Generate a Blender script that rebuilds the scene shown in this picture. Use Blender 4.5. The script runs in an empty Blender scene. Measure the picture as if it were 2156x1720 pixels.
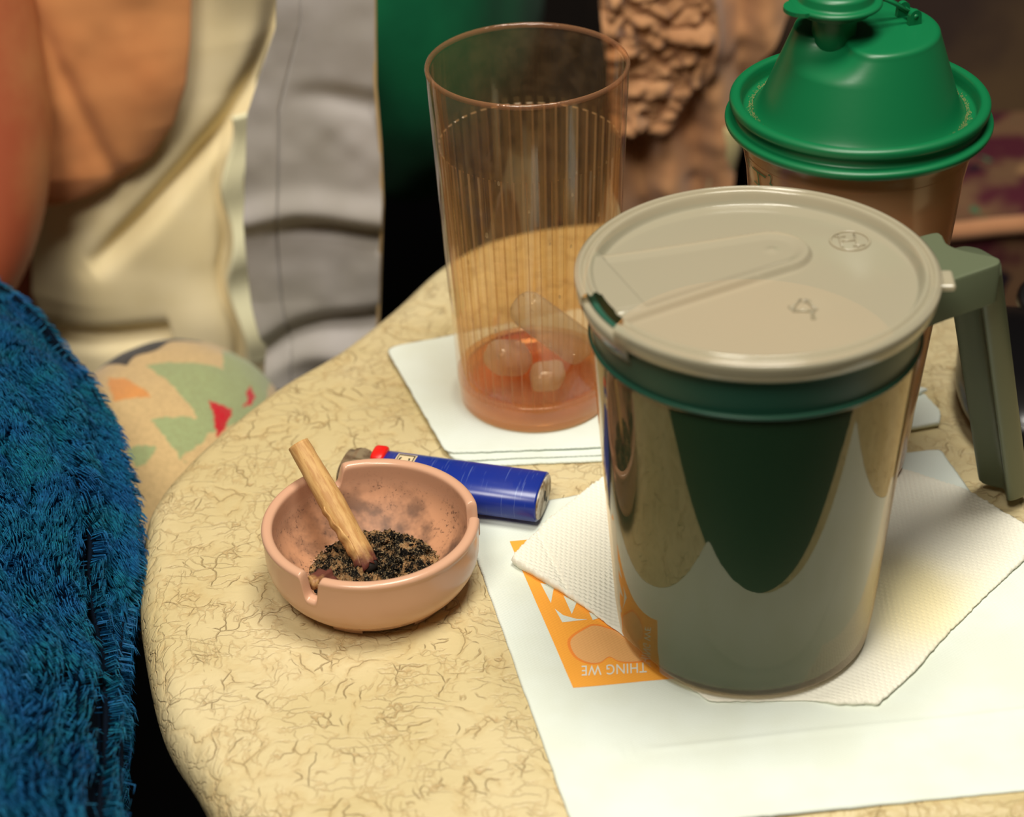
import bpy, math, random
import numpy as np
from mathutils import Vector, Matrix, noise as mn
from mathutils.geometry import tessellate_polygon
random.seed(7); rs = np.random.RandomState(7)
PI = math.pi
S = bpy.context.scene
col = S.collection

# ------------------------------------------------------------------ camera
F, PITCH, CH, ROLL = 4341.4, .5805, .4556, -.0358
cam = bpy.data.cameras.new('camera'); co = bpy.data.objects.new('camera', cam); col.objects.link(co)
cam.sensor_fit = 'HORIZONTAL'; cam.sensor_width = 36; cam.lens = F / 2156 * 36
cam.clip_start = .01; cam.clip_end = 20
fw = Vector((0, math.cos(PITCH), -math.sin(PITCH))); up0 = Vector((0, math.sin(PITCH), math.cos(PITCH))); r0 = Vector((1, 0, 0))
a = ROLL
right = r0 * math.cos(a) + up0 * math.sin(a); up = up0 * math.cos(a) - r0 * math.sin(a)
M = Matrix.Identity(4)
for i in range(3):
    M[i][0] = right[i]; M[i][1] = up[i]; M[i][2] = -fw[i]
M[2][3] = CH
co.matrix_world = M
cam.dof.use_dof = True; cam.dof.focus_distance = .728; cam.dof.aperture_fstop = 8.0
S.camera = co

def at(x, y, z=0.0):            # point of the photograph -> point on the horizontal plane at height z
    dx, dy = x - 1078, y - 860; c, s = math.cos(ROLL), math.sin(ROLL)
    u = (c*dx + s*dy)/F; v = (-s*dx + c*dy)/F
    Y = math.cos(PITCH) - v*math.sin(PITCH); Z = -math.sin(PITCH) - v*math.cos(PITCH)
    t = (z - CH)/Z
    return (u*t, Y*t, z)
def atY(x, y, Yw):
    dx, dy = x - 1078, y - 860; c, s = math.cos(ROLL), math.sin(ROLL)
    u = (c*dx + s*dy)/F; v = (-s*dx + c*dy)/F
    Y = math.cos(PITCH) - v*math.sin(PITCH); Z = -math.sin(PITCH) - v*math.cos(PITCH)
    t = Yw/Y
    return (u*t, Yw, CH + Z*t)

# ------------------------------------------------------------------ world, lights, exposure
w = bpy.data.worlds.new('world'); S.world = w; w.use_nodes = True
w.node_tree.nodes['Background'].inputs[0].default_value = (.9, .72, .5, 1)
w.node_tree.nodes['Background'].inputs[1].default_value = .09
def area(name, loc, tgt, size, power, color):
    l = bpy.data.lights.new(name, 'AREA'); l.shape = 'DISK'; l.size = size; l.energy = power; l.color = color
    o = bpy.data.objects.new(name, l); col.objects.link(o); o.location = loc
    o.rotation_euler = (Vector(tgt) - Vector(loc)).to_track_quat('-Z', 'Y').to_euler()
area('ceiling_lamp_light', (.16, .52, 1.25), (.0, .64, 0), .46, 13.8, (1, .955, .85))
area('fill_light', (-.28, -.10, 1.25), (-.05, .85, 0), .45, 13.5, (1, .93, .80))  # unseen fill added above the camera to brighten the shirt
S.view_settings.view_transform = 'Standard'; S.view_settings.look = 'None'
S.view_settings.gamma = 1; S.view_settings.exposure = .0; S.view_settings.use_curve_mapping = False
cy = S.cycles
cy.max_bounces = 10; cy.transparent_max_bounces = 24; cy.transmission_bounces = 8; cy.diffuse_bounces = 4; cy.glossy_bounces = 4
cy.caustics_reflective = False; cy.caustics_refractive = False; cy.sample_clamp_indirect = 4
cy.use_denoising = True

# ------------------------------------------------------------------ helpers
def lin(r, g, b, k=1.0):
    f = lambda c: (c/255/12.92 if c <= 10.3 else ((c/255 + .055)/1.055)**2.4)
    return (f(r)*k, f(g)*k, f(b)*k, 1)
class NT:
    def __init__(s, name):
        s.m = bpy.data.materials.new(name); s.m.use_nodes = True; s.t = s.m.node_tree; s.n = s.t.nodes
        s.b = s.n['Principled BSDF']; s.out = s.n['Material Output']
    def add(s, ty, **kw):
        n = s.n.new(ty)
        for k, v in kw.items(): setattr(n, k, v)
        return n
    def link(s, a, b): s.t.links.new(a, b)
    def set(s, n, i, v):
        if hasattr(v, 'is_output'): s.link(v, n.inputs[i])
        else: n.inputs[i].default_value = v
    def coord(s, scale=(1, 1, 1), rot=(0, 0, 0)):
        tc = s.add('ShaderNodeTexCoord'); mp = s.add('ShaderNodeMapping'); s.link(tc.outputs['Object'], mp.inputs[0])
        mp.inputs['Scale'].default_value = scale; mp.inputs['Rotation'].default_value = rot
        return mp.outputs[0]
    def noise(s, vec, scale, detail=3, rough=.5, dist=0):
        n = s.add('ShaderNodeTexNoise'); s.link(vec, n.inputs['Vector']); n.inputs['Scale'].default_value = scale
        n.inputs['Detail'].default_value = detail; n.inputs['Roughness'].default_value = rough; n.inputs['Distortion'].default_value = dist
        return n.outputs[0], n.outputs[1]
    def vor(s, vec, scale, feature='DISTANCE_TO_EDGE'):
        n = s.add('ShaderNodeTexVoronoi', feature=feature); s.link(vec, n.inputs['Vector']); n.inputs['Scale'].default_value = scale
        return n.outputs['Distance']
    def math(s, op, a, b=0.0, c=None, clamp=False):
        n = s.add('ShaderNodeMath', operation=op, use_clamp=clamp); s.set(n, 0, a); s.set(n, 1, b)
        if c is not None: s.set(n, 2, c)
        return n.outputs[0]
    def ramp(s, v, a, b, lo=0.0, hi=1.0):
        n = s.add('ShaderNodeMapRange', interpolation_type='SMOOTHSTEP'); s.set(n, 0, v); s.set(n, 1, a); s.set(n, 2, b); s.set(n, 3, lo); s.set(n, 4, hi)
        return n.outputs[0]
    def mix(s, f, a, b):
        n = s.add('ShaderNodeMix', data_type='RGBA'); s.set(n, 0, f); s.set(n, 6, a); s.set(n, 7, b)
        return n.outputs[2]
    def vadd(s, a, b, k):
        m1 = s.add('ShaderNodeVectorMath', operation='MULTIPLY_ADD'); s.link(b, m1.inputs[0]); m1.inputs[1].default_value = (k, k, k); s.link(a, m1.inputs[2])
        return m1.outputs[0]
    def bump(s, h, strength=.3, dist=.001):
        n = s.add('ShaderNodeBump'); n.inputs['Strength'].default_value = strength; n.inputs['Distance'].default_value = dist; s.link(h, n.inputs['Height'])
        s.link(n.outputs[0], s.b.inputs['Normal']); return n.outputs[0]
    def base(s, c): s.set(s.b, 'Base Color', c)
def simple(name, c, rough=.5, spec=.5, metallic=0, bump=None, var=None, **kw):
    t = NT(name); t.b.inputs['Roughness'].default_value = rough; t.b.inputs['Specular IOR Level'].default_value = spec; t.b.inputs['Metallic'].default_value = metallic
    v = t.coord()
    if var:
        n, _ = t.noise(v, var[0], 4); t.base(t.mix(t.ramp(n, .35, .65), c, var[1]))
    else: t.base(c)
    if bump:
        n, _ = t.noise(v, bump[0], 3); t.bump(n, bump[1], bump[2])
    for k, val in kw.items(): t.b.inputs[k.replace('_', ' ')].default_value = val
    return t.m
def thin_clear(name, tint, haze, haze_col, ior=1.5, rough=.05, bump=None, haze_noise=None, transl=.5, gcol=(1, 1, 1, 1)):
    """thin transparent plastic: straight-through light, fresnel gloss and a little milky scatter"""
    t = NT(name); n = t.n; n.remove(t.b)
    tr = t.add('ShaderNodeBsdfTransparent'); tr.inputs[0].default_value = tint
    gl = t.add('ShaderNodeBsdfGlossy'); gl.inputs['Roughness'].default_value = rough; gl.inputs['Color'].default_value = gcol
    df = t.add('ShaderNodeBsdfDiffuse'); df.inputs[0].default_value = haze_col
    tl = t.add('ShaderNodeBsdfTranslucent'); tl.inputs[0].default_value = haze_col
    m0 = t.add('ShaderNodeMixShader'); m0.inputs[0].default_value = transl; t.link(df.outputs[0], m0.inputs[1]); t.link(tl.outputs[0], m0.inputs[2])
    m1 = t.add('ShaderNodeMixShader'); t.link(tr.outputs[0], m1.inputs[1]); t.link(m0.outputs[0], m1.inputs[2])
    v = t.coord()
    if haze_noise:
        q, _ = t.noise(v, haze_noise[0], 5, .6); t.link(t.ramp(q, .35, .75, haze*haze_noise[1], haze*haze_noise[2]), m1.inputs[0])
    else: m1.inputs[0].default_value = haze
    fr = t.add('ShaderNodeFresnel'); ge = t.add('ShaderNodeNewGeometry')
    t.link(t.math('MULTIPLY_ADD', ge.outputs['Backfacing'], 1/ior-ior, ior), fr.inputs[0])
    m2 = t.add('ShaderNodeMixShader'); t.link(fr.outputs[0], m2.inputs[0]); t.link(m1.outputs[0], m2.inputs[1]); t.link(gl.outputs[0], m2.inputs[2])
    if bump:
        q, _ = t.noise(v, bump[0], 3); b = t.add('ShaderNodeBump'); b.inputs['Strength'].default_value = bump[1]; b.inputs['Distance'].default_value = .001
        t.link(q, b.inputs['Height']); t.link(b.outputs[0], gl.inputs['Normal']); t.link(b.outputs[0], fr.inputs['Normal'])
    t.link(m2.outputs[0], t.out.inputs[0])
    return t.m

def tag(o, label=None, cat=None, group=None, kind=None):
    if label: o['label'] = label
    if cat: o['category'] = cat
    if group: o['group'] = group
    if kind: o['kind'] = kind
    return o
def mesh(name, V, Fc, mat, parent=None, smooth=True, loc=None):
    me = bpy.data.meshes.new(name)
    if isinstance(V, np.ndarray): V = V.tolist()
    me.from_pydata(V, [], Fc); me.update()
    if mat: me.materials.append(mat)
    if smooth: me.polygons.foreach_set('use_smooth', [True]*len(me.polygons))
    o = bpy.data.objects.new(name, me); col.objects.link(o)
    if parent: o.parent = parent
    if loc: o.location = loc
    return o
def empty(name, loc, label, cat, group=None):
    o = bpy.data.objects.new(name, None); col.objects.link(o); o.location = loc; o.empty_display_size = .01
    return tag(o, label, cat, group)
def gridfaces(nu, nv, wrap=False):
    Fc = []
    for i in range(nu-1):
        for j in range(nv if wrap else nv-1):
            k = (j+1) % nv
            Fc.append((i*nv+j, i*nv+k, (i+1)*nv+k, (i+1)*nv+j))
    return Fc
def lathe_v(prof, n, c=(0, 0)):
    th = np.arange(n)*2*PI/n
    V = []
    for r, z in prof:
        V.append(np.stack([c[0]+r*np.cos(th), c[1]+r*np.sin(th), np.full(n, z)], -1))
    return np.concatenate(V)
def lathe(name, prof, mat, parent=None, n=128, c=(0, 0), smooth=True, cap0=True, cap1=True):
    V = lathe_v(prof, n, c); Fc = gridfaces(len(prof), n, True)
    if cap0: Fc.append(tuple(range(n))[::-1])
    if cap1: Fc.append(tuple(range((len(prof)-1)*n, len(prof)*n)))
    return mesh(name, V, Fc, mat, parent, smooth)
def rounded(pts, r, k=5):
    """profile with rounded corners"""
    out = [pts[0]]
    for i in range(1, len(pts)-1):
        p, q, s = Vector(pts[i-1]), Vector(pts[i]), Vector(pts[i+1])
        d1 = (p-q); d2 = (s-q); rr = min(r, d1.length*.48, d2.length*.48)
        A = q+d1.normalized()*rr; B = q+d2.normalized()*rr
        for j in range(k+1):
            t = j/k; out.append(tuple((1-t)**2*A+2*t*(1-t)*q+t*t*B))
    out.append(pts[-1]); return out
def catmull(P, n, closed=True):
    P = [np.array(p, float) for p in P]; m = len(P); out = []
    segs = m if closed else m-1
    for i in range(segs):
        if closed: a, b, c, d = P[i-1], P[i], P[(i+1) % m], P[(i+2) % m]
        else: a, b, c, d = P[max(i-1, 0)], P[i], P[i+1], P[min(i+2, m-1)]
        for j in range(n):
            t = j/n
            out.append(.5*((2*b)+(c-a)*t+(2*a-5*b+4*c-d)*t*t+(3*b-a-3*c+d)*t**3))
    if not closed: out.append(P[-1])
    return np.array(out)
def tube(name, P, r, mat, parent=None, n=8, closed=False, cap=True):
    P = [Vector(p) for p in P]; m = len(P); V = []; rr = r if hasattr(r, '__len__') else [r]*m
    nrm = None
    for i in range(m):
        if closed: d = P[(i+1) % m]-P[i-1]
        else: d = P[min(i+1, m-1)]-P[max(i-1, 0)]
        d.normalize()
        if nrm is None: nrm = d.orthogonal().normalized()
        nrm = (nrm-d*nrm.dot(d)).normalized(); b = d.cross(nrm)
        for j in range(n):
            t = 2*PI*j/n; V.append(tuple(P[i]+(nrm*math.cos(t)+b*math.sin(t))*rr[i]))
    Fc = gridfaces(m, n, True)
    if closed:
        for j in range(n): k = (j+1) % n; Fc.append(((m-1)*n+j, (m-1)*n+k, k, j))
    elif cap:
        Fc.append(tuple(range(n))[::-1]); Fc.append(tuple(range((m-1)*n, m*n)))
    return mesh(name, V, Fc, mat, parent)
def npnoise(X, Y, sc, seed=0.0, z=None):
    out = np.empty(X.shape); xf, yf, of = X.ravel(), Y.ravel(), out.ravel()
    zf = z.ravel() if z is not None else None
    for i in range(xf.size): of[i] = mn.noise((xf[i]*sc+seed, yf[i]*sc-seed, zf[i]*sc if zf is not None else seed))
    return of.reshape(X.shape)
def vnoise(X, Y, sc, seed=0):
    """quick tileable value noise, numpy only"""
    g = np.random.RandomState(seed).rand(256, 256)*2-1
    x = X*sc+1000; y = Y*sc+1000; xi = np.floor(x).astype(int); yi = np.floor(y).astype(int); fx = x-xi; fy = y-yi
    fx = fx*fx*(3-2*fx); fy = fy*fy*(3-2*fy); G = lambda a, b: g[a % 256, b % 256]
    return (G(xi, yi)*(1-fx)+G(xi+1, yi)*fx)*(1-fy)+(G(xi, yi+1)*(1-fx)+G(xi+1, yi+1)*fx)*fy
def fbm(X, Y, sc, o=4, seed=0, g=.5):
    return sum(vnoise(X, Y, sc*2**k, seed+k)*g**k for k in range(o))
def sheet(name, fn, nu, nv, mat, parent=None, thick=.0012):
    u, v = np.meshgrid(np.linspace(0, 1, nu), np.linspace(0, 1, nv), indexing='ij')
    X, Y, Z = fn(u, v)
    o = mesh(name, np.stack([X, Y, Z], -1).reshape(-1, 3), gridfaces(nu, nv), mat, parent)
    if thick:
        md = o.modifiers.new('thick', 'SOLIDIFY'); md.thickness = thick; md.offset = 0
    return o
def inpoly(X, Y, poly):
    c = np.zeros(X.shape, bool); m = len(poly)
    for i in range(m):
        x1, y1 = poly[i]; x2, y2 = poly[i-1]
        if y1 == y2: continue
        c ^= ((y1 > Y) != (y2 > Y)) & (X < (x2-x1)*(Y-y1)/(y2-y1)+x1)
    return c
def flat_poly(name, pts, mat, parent, dz=0):
    P = [Vector((p[0], p[1], p[2]+dz)) for p in pts]
    Fc = tessellate_polygon([P]); o = mesh(name, [tuple(p) for p in P], [tuple(f) for f in Fc], mat, parent, False)
    for p in o.data.polygons:
        pass
    return o

# ------------------------------------------------------------------ materials
WHITE = lin(232, 240, 232, .93)
def paper_mat(name, c, lines=0, dots=False):
    t = NT(name); t.b.inputs['Roughness'].default_value = .9; t.b.inputs['Specular IOR Level'].default_value = .15
    v = t.coord(); n, _ = t.noise(v, 900, 3); q, _ = t.noise(v, 35, 3)
    t.base(t.mix(t.ramp(q, .3, .7), c, (c[0]*.95, c[1]*.94, c[2]*.9, 1)))
    if lines:
        wv = t.add('ShaderNodeTexWave', wave_type='BANDS', bands_direction='X'); t.link(t.coord((1, 1, 1), (0, 0, -1.0)), wv.inputs[0]); wv.inputs['Scale'].default_value = lines; wv.inputs['Distortion'].default_value = 1.5; wv.inputs['Detail'].default_value = 2
        n = t.math('ADD', n, t.math('MULTIPLY', wv.outputs[1], .8))
    t.bump(n, .25, .0004)
    t.b.inputs['Subsurface Weight'].default_value = 0
    return t.m
m_paper = paper_mat('white_paper', WHITE, lines=420)
m_napkin = paper_mat('napkin_tissue', WHITE, lines=300)
m_orange = paper_mat('orange_print', lin(255, 176, 72, .98), lines=420)
m_heart = paper_mat('pale_orange_print', lin(240, 182, 118, .95), lines=420)
m_heartline = paper_mat('deep_orange_print', lin(252, 150, 66, .95), lines=420)
def towel_mat():
    t = NT('embossed_tissue'); t.b.inputs['Roughness'].default_value = .95; t.b.inputs['Specular IOR Level'].default_value = .1
    v = t.coord(); q, _ = t.noise(v, 28, 2)
    sx = t.add('ShaderNodeSeparateXYZ'); t.link(v, sx.inputs[0])
    # yellowish shading beside the mug, painted into the colour of the right half
    d = t.add('ShaderNodeVectorMath', operation='DISTANCE'); t.link(v, d.inputs[0]); d.inputs[1].default_value = (.138, .562, .003)
    st = t.ramp(t.math('ADD', d.outputs[1], t.math('MULTIPLY', q, .03)), .018, .055, 1, 0)
    t.base(t.mix(t.math('MULTIPLY', st, .6), lin(246, 243, 228, .92), lin(238, 220, 150, .92)))
    n, _ = t.noise(v, 1200, 2); t.bump(n, .3, .0003)
    return t.m
m_towel = towel_mat()
def vinyl_mat():
    t = NT('crinkled_vinyl'); t.b.inputs['Roughness'].default_value = .42; t.b.inputs['Specular IOR Level'].default_value = .3
    v = t.coord()
    _, w1 = t.noise(v, 38, 3); vw = t.vadd(v, w1, .022)
    _, w2 = t.noise(v, 140, 3); vw2 = t.vadd(vw, w2, .006)
    brk, _ = t.noise(v, 55, 3); brk2, _ = t.noise(v, 90, 2); big, _ = t.noise(v, 14, 3)
    l1 = t.ramp(t.vor(vw2, 58), 0, .021, 1, 0); l1 = t.math('MULTIPLY', l1, t.ramp(brk, .5, .64)); l1 = t.math('MULTIPLY', l1, .7)
    mp = t.coord((1, .55, 1), (0, 0, .7)); mp = t.vadd(mp, w1, .03); mp = t.vadd(mp, w2, .004)
    l2 = t.ramp(t.vor(mp, 95), 0, .04, 1, 0); l2 = t.math('MULTIPLY', l2, t.ramp(brk2, .48, .6))
    mp3 = t.coord((.5, 1.3, 1), (0, 0, -.5)); mp3 = t.vadd(mp3, w1, .02); mp3 = t.vadd(mp3, w2, .007)
    l3 = t.ramp(t.vor(mp3, 150), 0, .09, 1, 0); l3 = t.math('MULTIPLY', l3, t.ramp(brk, .56, .42)); l3 = t.math('MULTIPLY', l3, .55)
    ln = t.math('MAXIMUM', t.math('MAXIMUM', l1, l2), l3)
    mp4 = t.coord((1.2, .35, 1), (0, 0, 1.3)); mp4 = t.vadd(mp4, w1, .016); mp4 = t.vadd(mp4, w2, .006); b4, _ = t.noise(v, 70, 2)
    l4 = t.math('MULTIPLY', t.math('MULTIPLY', t.ramp(t.vor(mp4, 210), 0, .1, 1, 0), t.ramp(b4, .5, .6)), .6)
    halo1 = t.ramp(t.vor(vw2, 58), 0, .14, 1, 0); halo = t.math('MULTIPLY', halo1, t.ramp(brk, .44, .6))
    fine, _ = t.noise(vw2, 420, 3, .6)
    cA = t.mix(t.ramp(big, .35, .65), lin(226, 209, 164, .86), lin(216, 197, 146, .84))
    cB = t.mix(t.math('MULTIPLY', halo, .22), cA, lin(196, 160, 98, .9))
    cC = t.mix(t.math('MULTIPLY', t.math('MAXIMUM', ln, l4), .42), cB, lin(172, 128, 74, .85))
    sp, _ = t.noise(v, 700, 1); t.base(t.mix(t.math('MULTIPLY', t.ramp(sp, .77, .8), .5), cC, lin(150, 90, 60)))
    h = t.math('SUBTRACT', t.math('MULTIPLY', fine, .25), t.math('ADD', t.math('MULTIPLY', ln, .8), t.math('MULTIPLY', halo, .45)))
    puff, _ = t.noise(vw, 70, 3); h = t.math('ADD', h, t.math('MULTIPLY', puff, 1.6))
    h = t.math('SUBTRACT', h, t.math('MULTIPLY', l4, .5)); t.bump(h, .9, .0007)
    return t.m
m_vinyl = vinyl_mat()
def ashtray_mat():
    t = NT('pink_beige_melamine'); t.b.inputs['Roughness'].default_value = .22; t.b.inputs['Specular IOR Level'].default_value = .5
    v = t.coord(); sx = t.add('ShaderNodeSeparateXYZ'); t.link(v, sx.inputs[0])
    rr = t.math('SQRT', t.math('ADD', t.math('MULTIPLY', sx.outputs[0], sx.outputs[0]), t.math('MULTIPLY', sx.outputs[1], sx.outputs[1])))
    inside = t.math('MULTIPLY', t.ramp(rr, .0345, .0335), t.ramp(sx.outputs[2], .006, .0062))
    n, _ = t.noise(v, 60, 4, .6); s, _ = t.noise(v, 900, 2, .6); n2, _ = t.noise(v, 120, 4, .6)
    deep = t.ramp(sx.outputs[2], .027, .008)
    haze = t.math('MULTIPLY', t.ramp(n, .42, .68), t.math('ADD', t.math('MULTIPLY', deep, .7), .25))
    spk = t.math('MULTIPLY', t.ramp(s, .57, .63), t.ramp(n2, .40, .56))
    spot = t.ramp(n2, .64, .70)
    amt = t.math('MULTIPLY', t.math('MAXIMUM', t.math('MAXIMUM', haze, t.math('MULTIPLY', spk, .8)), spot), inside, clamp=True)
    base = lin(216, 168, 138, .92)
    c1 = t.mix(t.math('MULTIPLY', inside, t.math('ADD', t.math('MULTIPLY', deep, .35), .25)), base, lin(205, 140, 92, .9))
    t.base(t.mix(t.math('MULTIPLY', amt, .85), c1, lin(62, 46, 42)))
    t.link(t.ramp(inside, 0, 1, .22, .6), t.b.inputs['Roughness'])
    return t.m
m_ashtray = ashtray_mat()
def ash_mat():
    t = NT('burnt_ash'); t.b.inputs['Roughness'].default_value = .95; t.b.inputs['Specular IOR Level'].default_value = .1
    v = t.coord(); n, _ = t.noise(v, 160, 4, .7); s, _ = t.noise(v, 1100, 3, .7); m2, _ = t.noise(v, 420, 3, .7)
    c = t.mix(t.ramp(n, .47, .6), lin(24, 22, 20), lin(165, 128, 88))
    c = t.mix(t.ramp(s, .52, .64), c, lin(150, 130, 98))
    c = t.mix(t.ramp(m2, .56, .60), c, lin(10, 10, 10))
    t.base(c); t.bump(s, .8, .001)
    return t.m
m_ash = ash_mat()
def cigar_mat():
    t = NT('tan_tobacco_leaf'); t.b.inputs['Roughness'].default_value = .55; t.b.inputs['Specular IOR Level'].default_value = .3
    v = t.coord(); sx = t.add('ShaderNodeSeparateXYZ'); t.link(v, sx.inputs[0])
    n, _ = t.noise(t.coord((6, 6, 1)), 120, 4, .6); n2, _ = t.noise(v, 260, 4, .7)
    c = t.mix(t.ramp(n, .35, .65), lin(210, 168, 108), lin(186, 138, 84))
    # charred purple-brown end (low z = burnt end of the stub)
    k = t.ramp(t.math('ADD', sx.outputs[2], t.math('MULTIPLY', n2, .010)), .0135, .006)
    c = t.mix(t.math('MULTIPLY', k, .9), c, lin(84, 26, 38))
    c = t.mix(t.math('MULTIPLY', t.ramp(n2, .66, .7), .7), c, lin(110, 70, 40)); t.base(c); t.bump(n, .2, .0005)
    return t.m
m_cigar = cigar_mat()
m_blue = NT('blue_lighter_plastic')
def _b():
    t = m_blue; v = t.coord(); s, _ = t.noise(t.coord((30, 1, 1), (0, 0, .5)), 60, 3); n, _ = t.noise(v, 30, 2)
    t.base(t.mix(t.math('MULTIPLY', t.ramp(s, .66, .7), .35), lin(22, 46, 140), lin(120, 140, 190)))
    t.b.inputs['Roughness'].default_value = .28
_b(); m_blue = m_blue.m
m_metal = simple('worn_steel', lin(168, 150, 120), .4, .5, .5, bump=(300, .1, .0003), var=(200, lin(120, 100, 78)))
m_red = simple('red_plastic', lin(225, 30, 25), .35)
m_capw = simple('white_plastic_base', lin(205, 195, 175), .45, var=(260, lin(120, 95, 60)))
m_dirt = simple('dark_grime', lin(25, 20, 15), .8)
m_sticker = simple('cream_sticker', lin(225, 205, 165), .4)
m_blackink = simple('black_ink', lin(20, 18, 18), .5)
m_greenlid = simple('green_plastic', lin(12, 116, 68, .74), .36, .45, bump=(500, .04, .0004))
m_dust = simple('pale_dust', lin(150, 150, 95), .9)
m_shakerbody = thin_clear('frosted_plastic', lin(250, 228, 200), .62, lin(226, 176, 128, .98), 1.45, .18, transl=.4)
m_shake = simple('tan_drink', lin(222, 172, 120), .5)
m_ink = simple('green_ink', lin(14, 100, 60), .5)
m_tumbler = thin_clear('amber_plastic', lin(255, 248, 238), .045, lin(236, 200, 155), 1.45, .06, bump=(90, .05), haze_noise=(160, .7, 1.6), transl=.45)
m_tumrib = thin_clear('amber_plastic_rib', lin(255, 245, 226), .10, lin(250, 210, 150), 1.45, .1, transl=.45)
m_ribedge = thin_clear('amber_edge_refraction', lin(250, 234, 205), .38, lin(244, 204, 152), 1.45, .1, transl=.5)  # paler, hazier colour standing in for refraction lines along the ribs
m_tumrim = thin_clear('amber_rim', lin(250, 226, 198), .24, lin(228, 172, 132), 1.5, .08, bump=(700, .3))
m_tumbase = thin_clear('amber_base', lin(255, 236, 204), .26, lin(232, 172, 122), 1.5, .08)
m_liquid = thin_clear('brown_dregs', lin(252, 224, 184), .06, lin(190, 112, 66), 1.33, .03)
m_ice = thin_clear('melting_ice', lin(250, 246, 236), .38, lin(232, 230, 214), 1.33, .06, bump=(120, .3))
m_linerg = simple('dark_green_liner', lin(34, 80, 64, .95), .4, .3)
m_shell = thin_clear('smoky_clear_shell', lin(236, 228, 212), .035, lin(150, 135, 110), 1.72, .025, gcol=(1, .86, .70, 1))
m_lid = thin_clear('milky_lid', lin(225, 215, 195), .72, lin(216, 207, 180, .84), 1.48, .13, bump=(60, .03), transl=.3)
m_handle = simple('grey_green_plastic', lin(92, 100, 77, .95), .42, .4, bump=(2500, .12, .0003))
m_black = simple('black_leather', lin(12, 11, 13), .28, .5)
m_skin = NT('skin')
def _s():
    t = m_skin; v = t.coord(); n, _ = t.noise(v, 30, 3); k, _ = t.noise(v, 500, 2)
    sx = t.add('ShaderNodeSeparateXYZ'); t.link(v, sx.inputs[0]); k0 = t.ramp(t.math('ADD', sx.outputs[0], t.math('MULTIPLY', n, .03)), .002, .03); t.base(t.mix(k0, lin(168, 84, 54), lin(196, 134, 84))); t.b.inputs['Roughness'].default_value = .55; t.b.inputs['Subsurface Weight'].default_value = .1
    t.b.inputs['Subsurface Radius'].default_value = (.01, .004, .002); t.bump(k, .1, .0005)
_s(); m_skin = m_skin.m
def cloth_mat(name, c, c2, weave=1800, k=.25, rough=.9):
    t = NT(name); t.b.inputs['Roughness'].default_value = rough; t.b.inputs['Specular IOR Level'].default_value = .1
    v = t.coord(); n, _ = t.noise(v, 22, 3); f, _ = t.noise(v, weave, 2)
    t.base(t.mix(t.ramp(n, .3, .7), c, c2)); t.b.inputs['Sheen Weight'].default_value = k; t.bump(f, .2, .0006)
    return t.m
m_shirt = cloth_mat('cream_cotton', lin(240, 224, 184, 1), lin(230, 212, 166, 1))
m_hem = cloth_mat('pale_cream_hem', lin(240, 236, 200), lin(236, 230, 190))
m_grey = cloth_mat('grey_lavender_cotton', lin(172, 166, 164), lin(158, 152, 146))
m_stitch = cloth_mat('tan_thread', lin(190, 160, 110), lin(160, 130, 80))
m_green = cloth_mat('dark_green_fabric', lin(14, 92, 58), lin(9, 76, 48), k=.05)
m_ruch = cloth_mat('beige_crepe', lin(184, 138, 98), lin(162, 114, 78))
m_dark = cloth_mat('dark_carpet', lin(4, 4, 5), lin(2, 2, 3), k=0)
m_wall = cloth_mat('dark_wall', lin(46, 38, 34), lin(38, 32, 30))
m_leg = simple('black_metal', lin(15, 15, 15), .4)

# ------------------------------------------------------------------ setting
def boxmesh(name, lo, hi, mat, parent=None, bev=0):
    x0, y0, z0 = lo; x1, y1, z1 = hi
    V = [(x, y, z) for x in (x0, x1) for y in (y0, y1) for z in (z0, z1)]
    Fc = [(0, 1, 3, 2), (4, 6, 7, 5), (0, 4, 5, 1), (2, 3, 7, 6), (0, 2, 6, 4), (1, 5, 7, 3)]
    o = mesh(name, V, Fc, mat, parent, False)
    if bev:
        md = o.modifiers.new('b', 'BEVEL'); md.width = bev; md.segments = 4
    return o
tag(boxmesh('floor', (-2.2, -1.5, -.67), (2.4, 2.6, -.62), m_dark), kind='structure')
tag(boxmesh('wall_back', (-2.2, 2.5, -.62), (2.4, 2.6, 1.9), m_wall), kind='structure')

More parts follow.
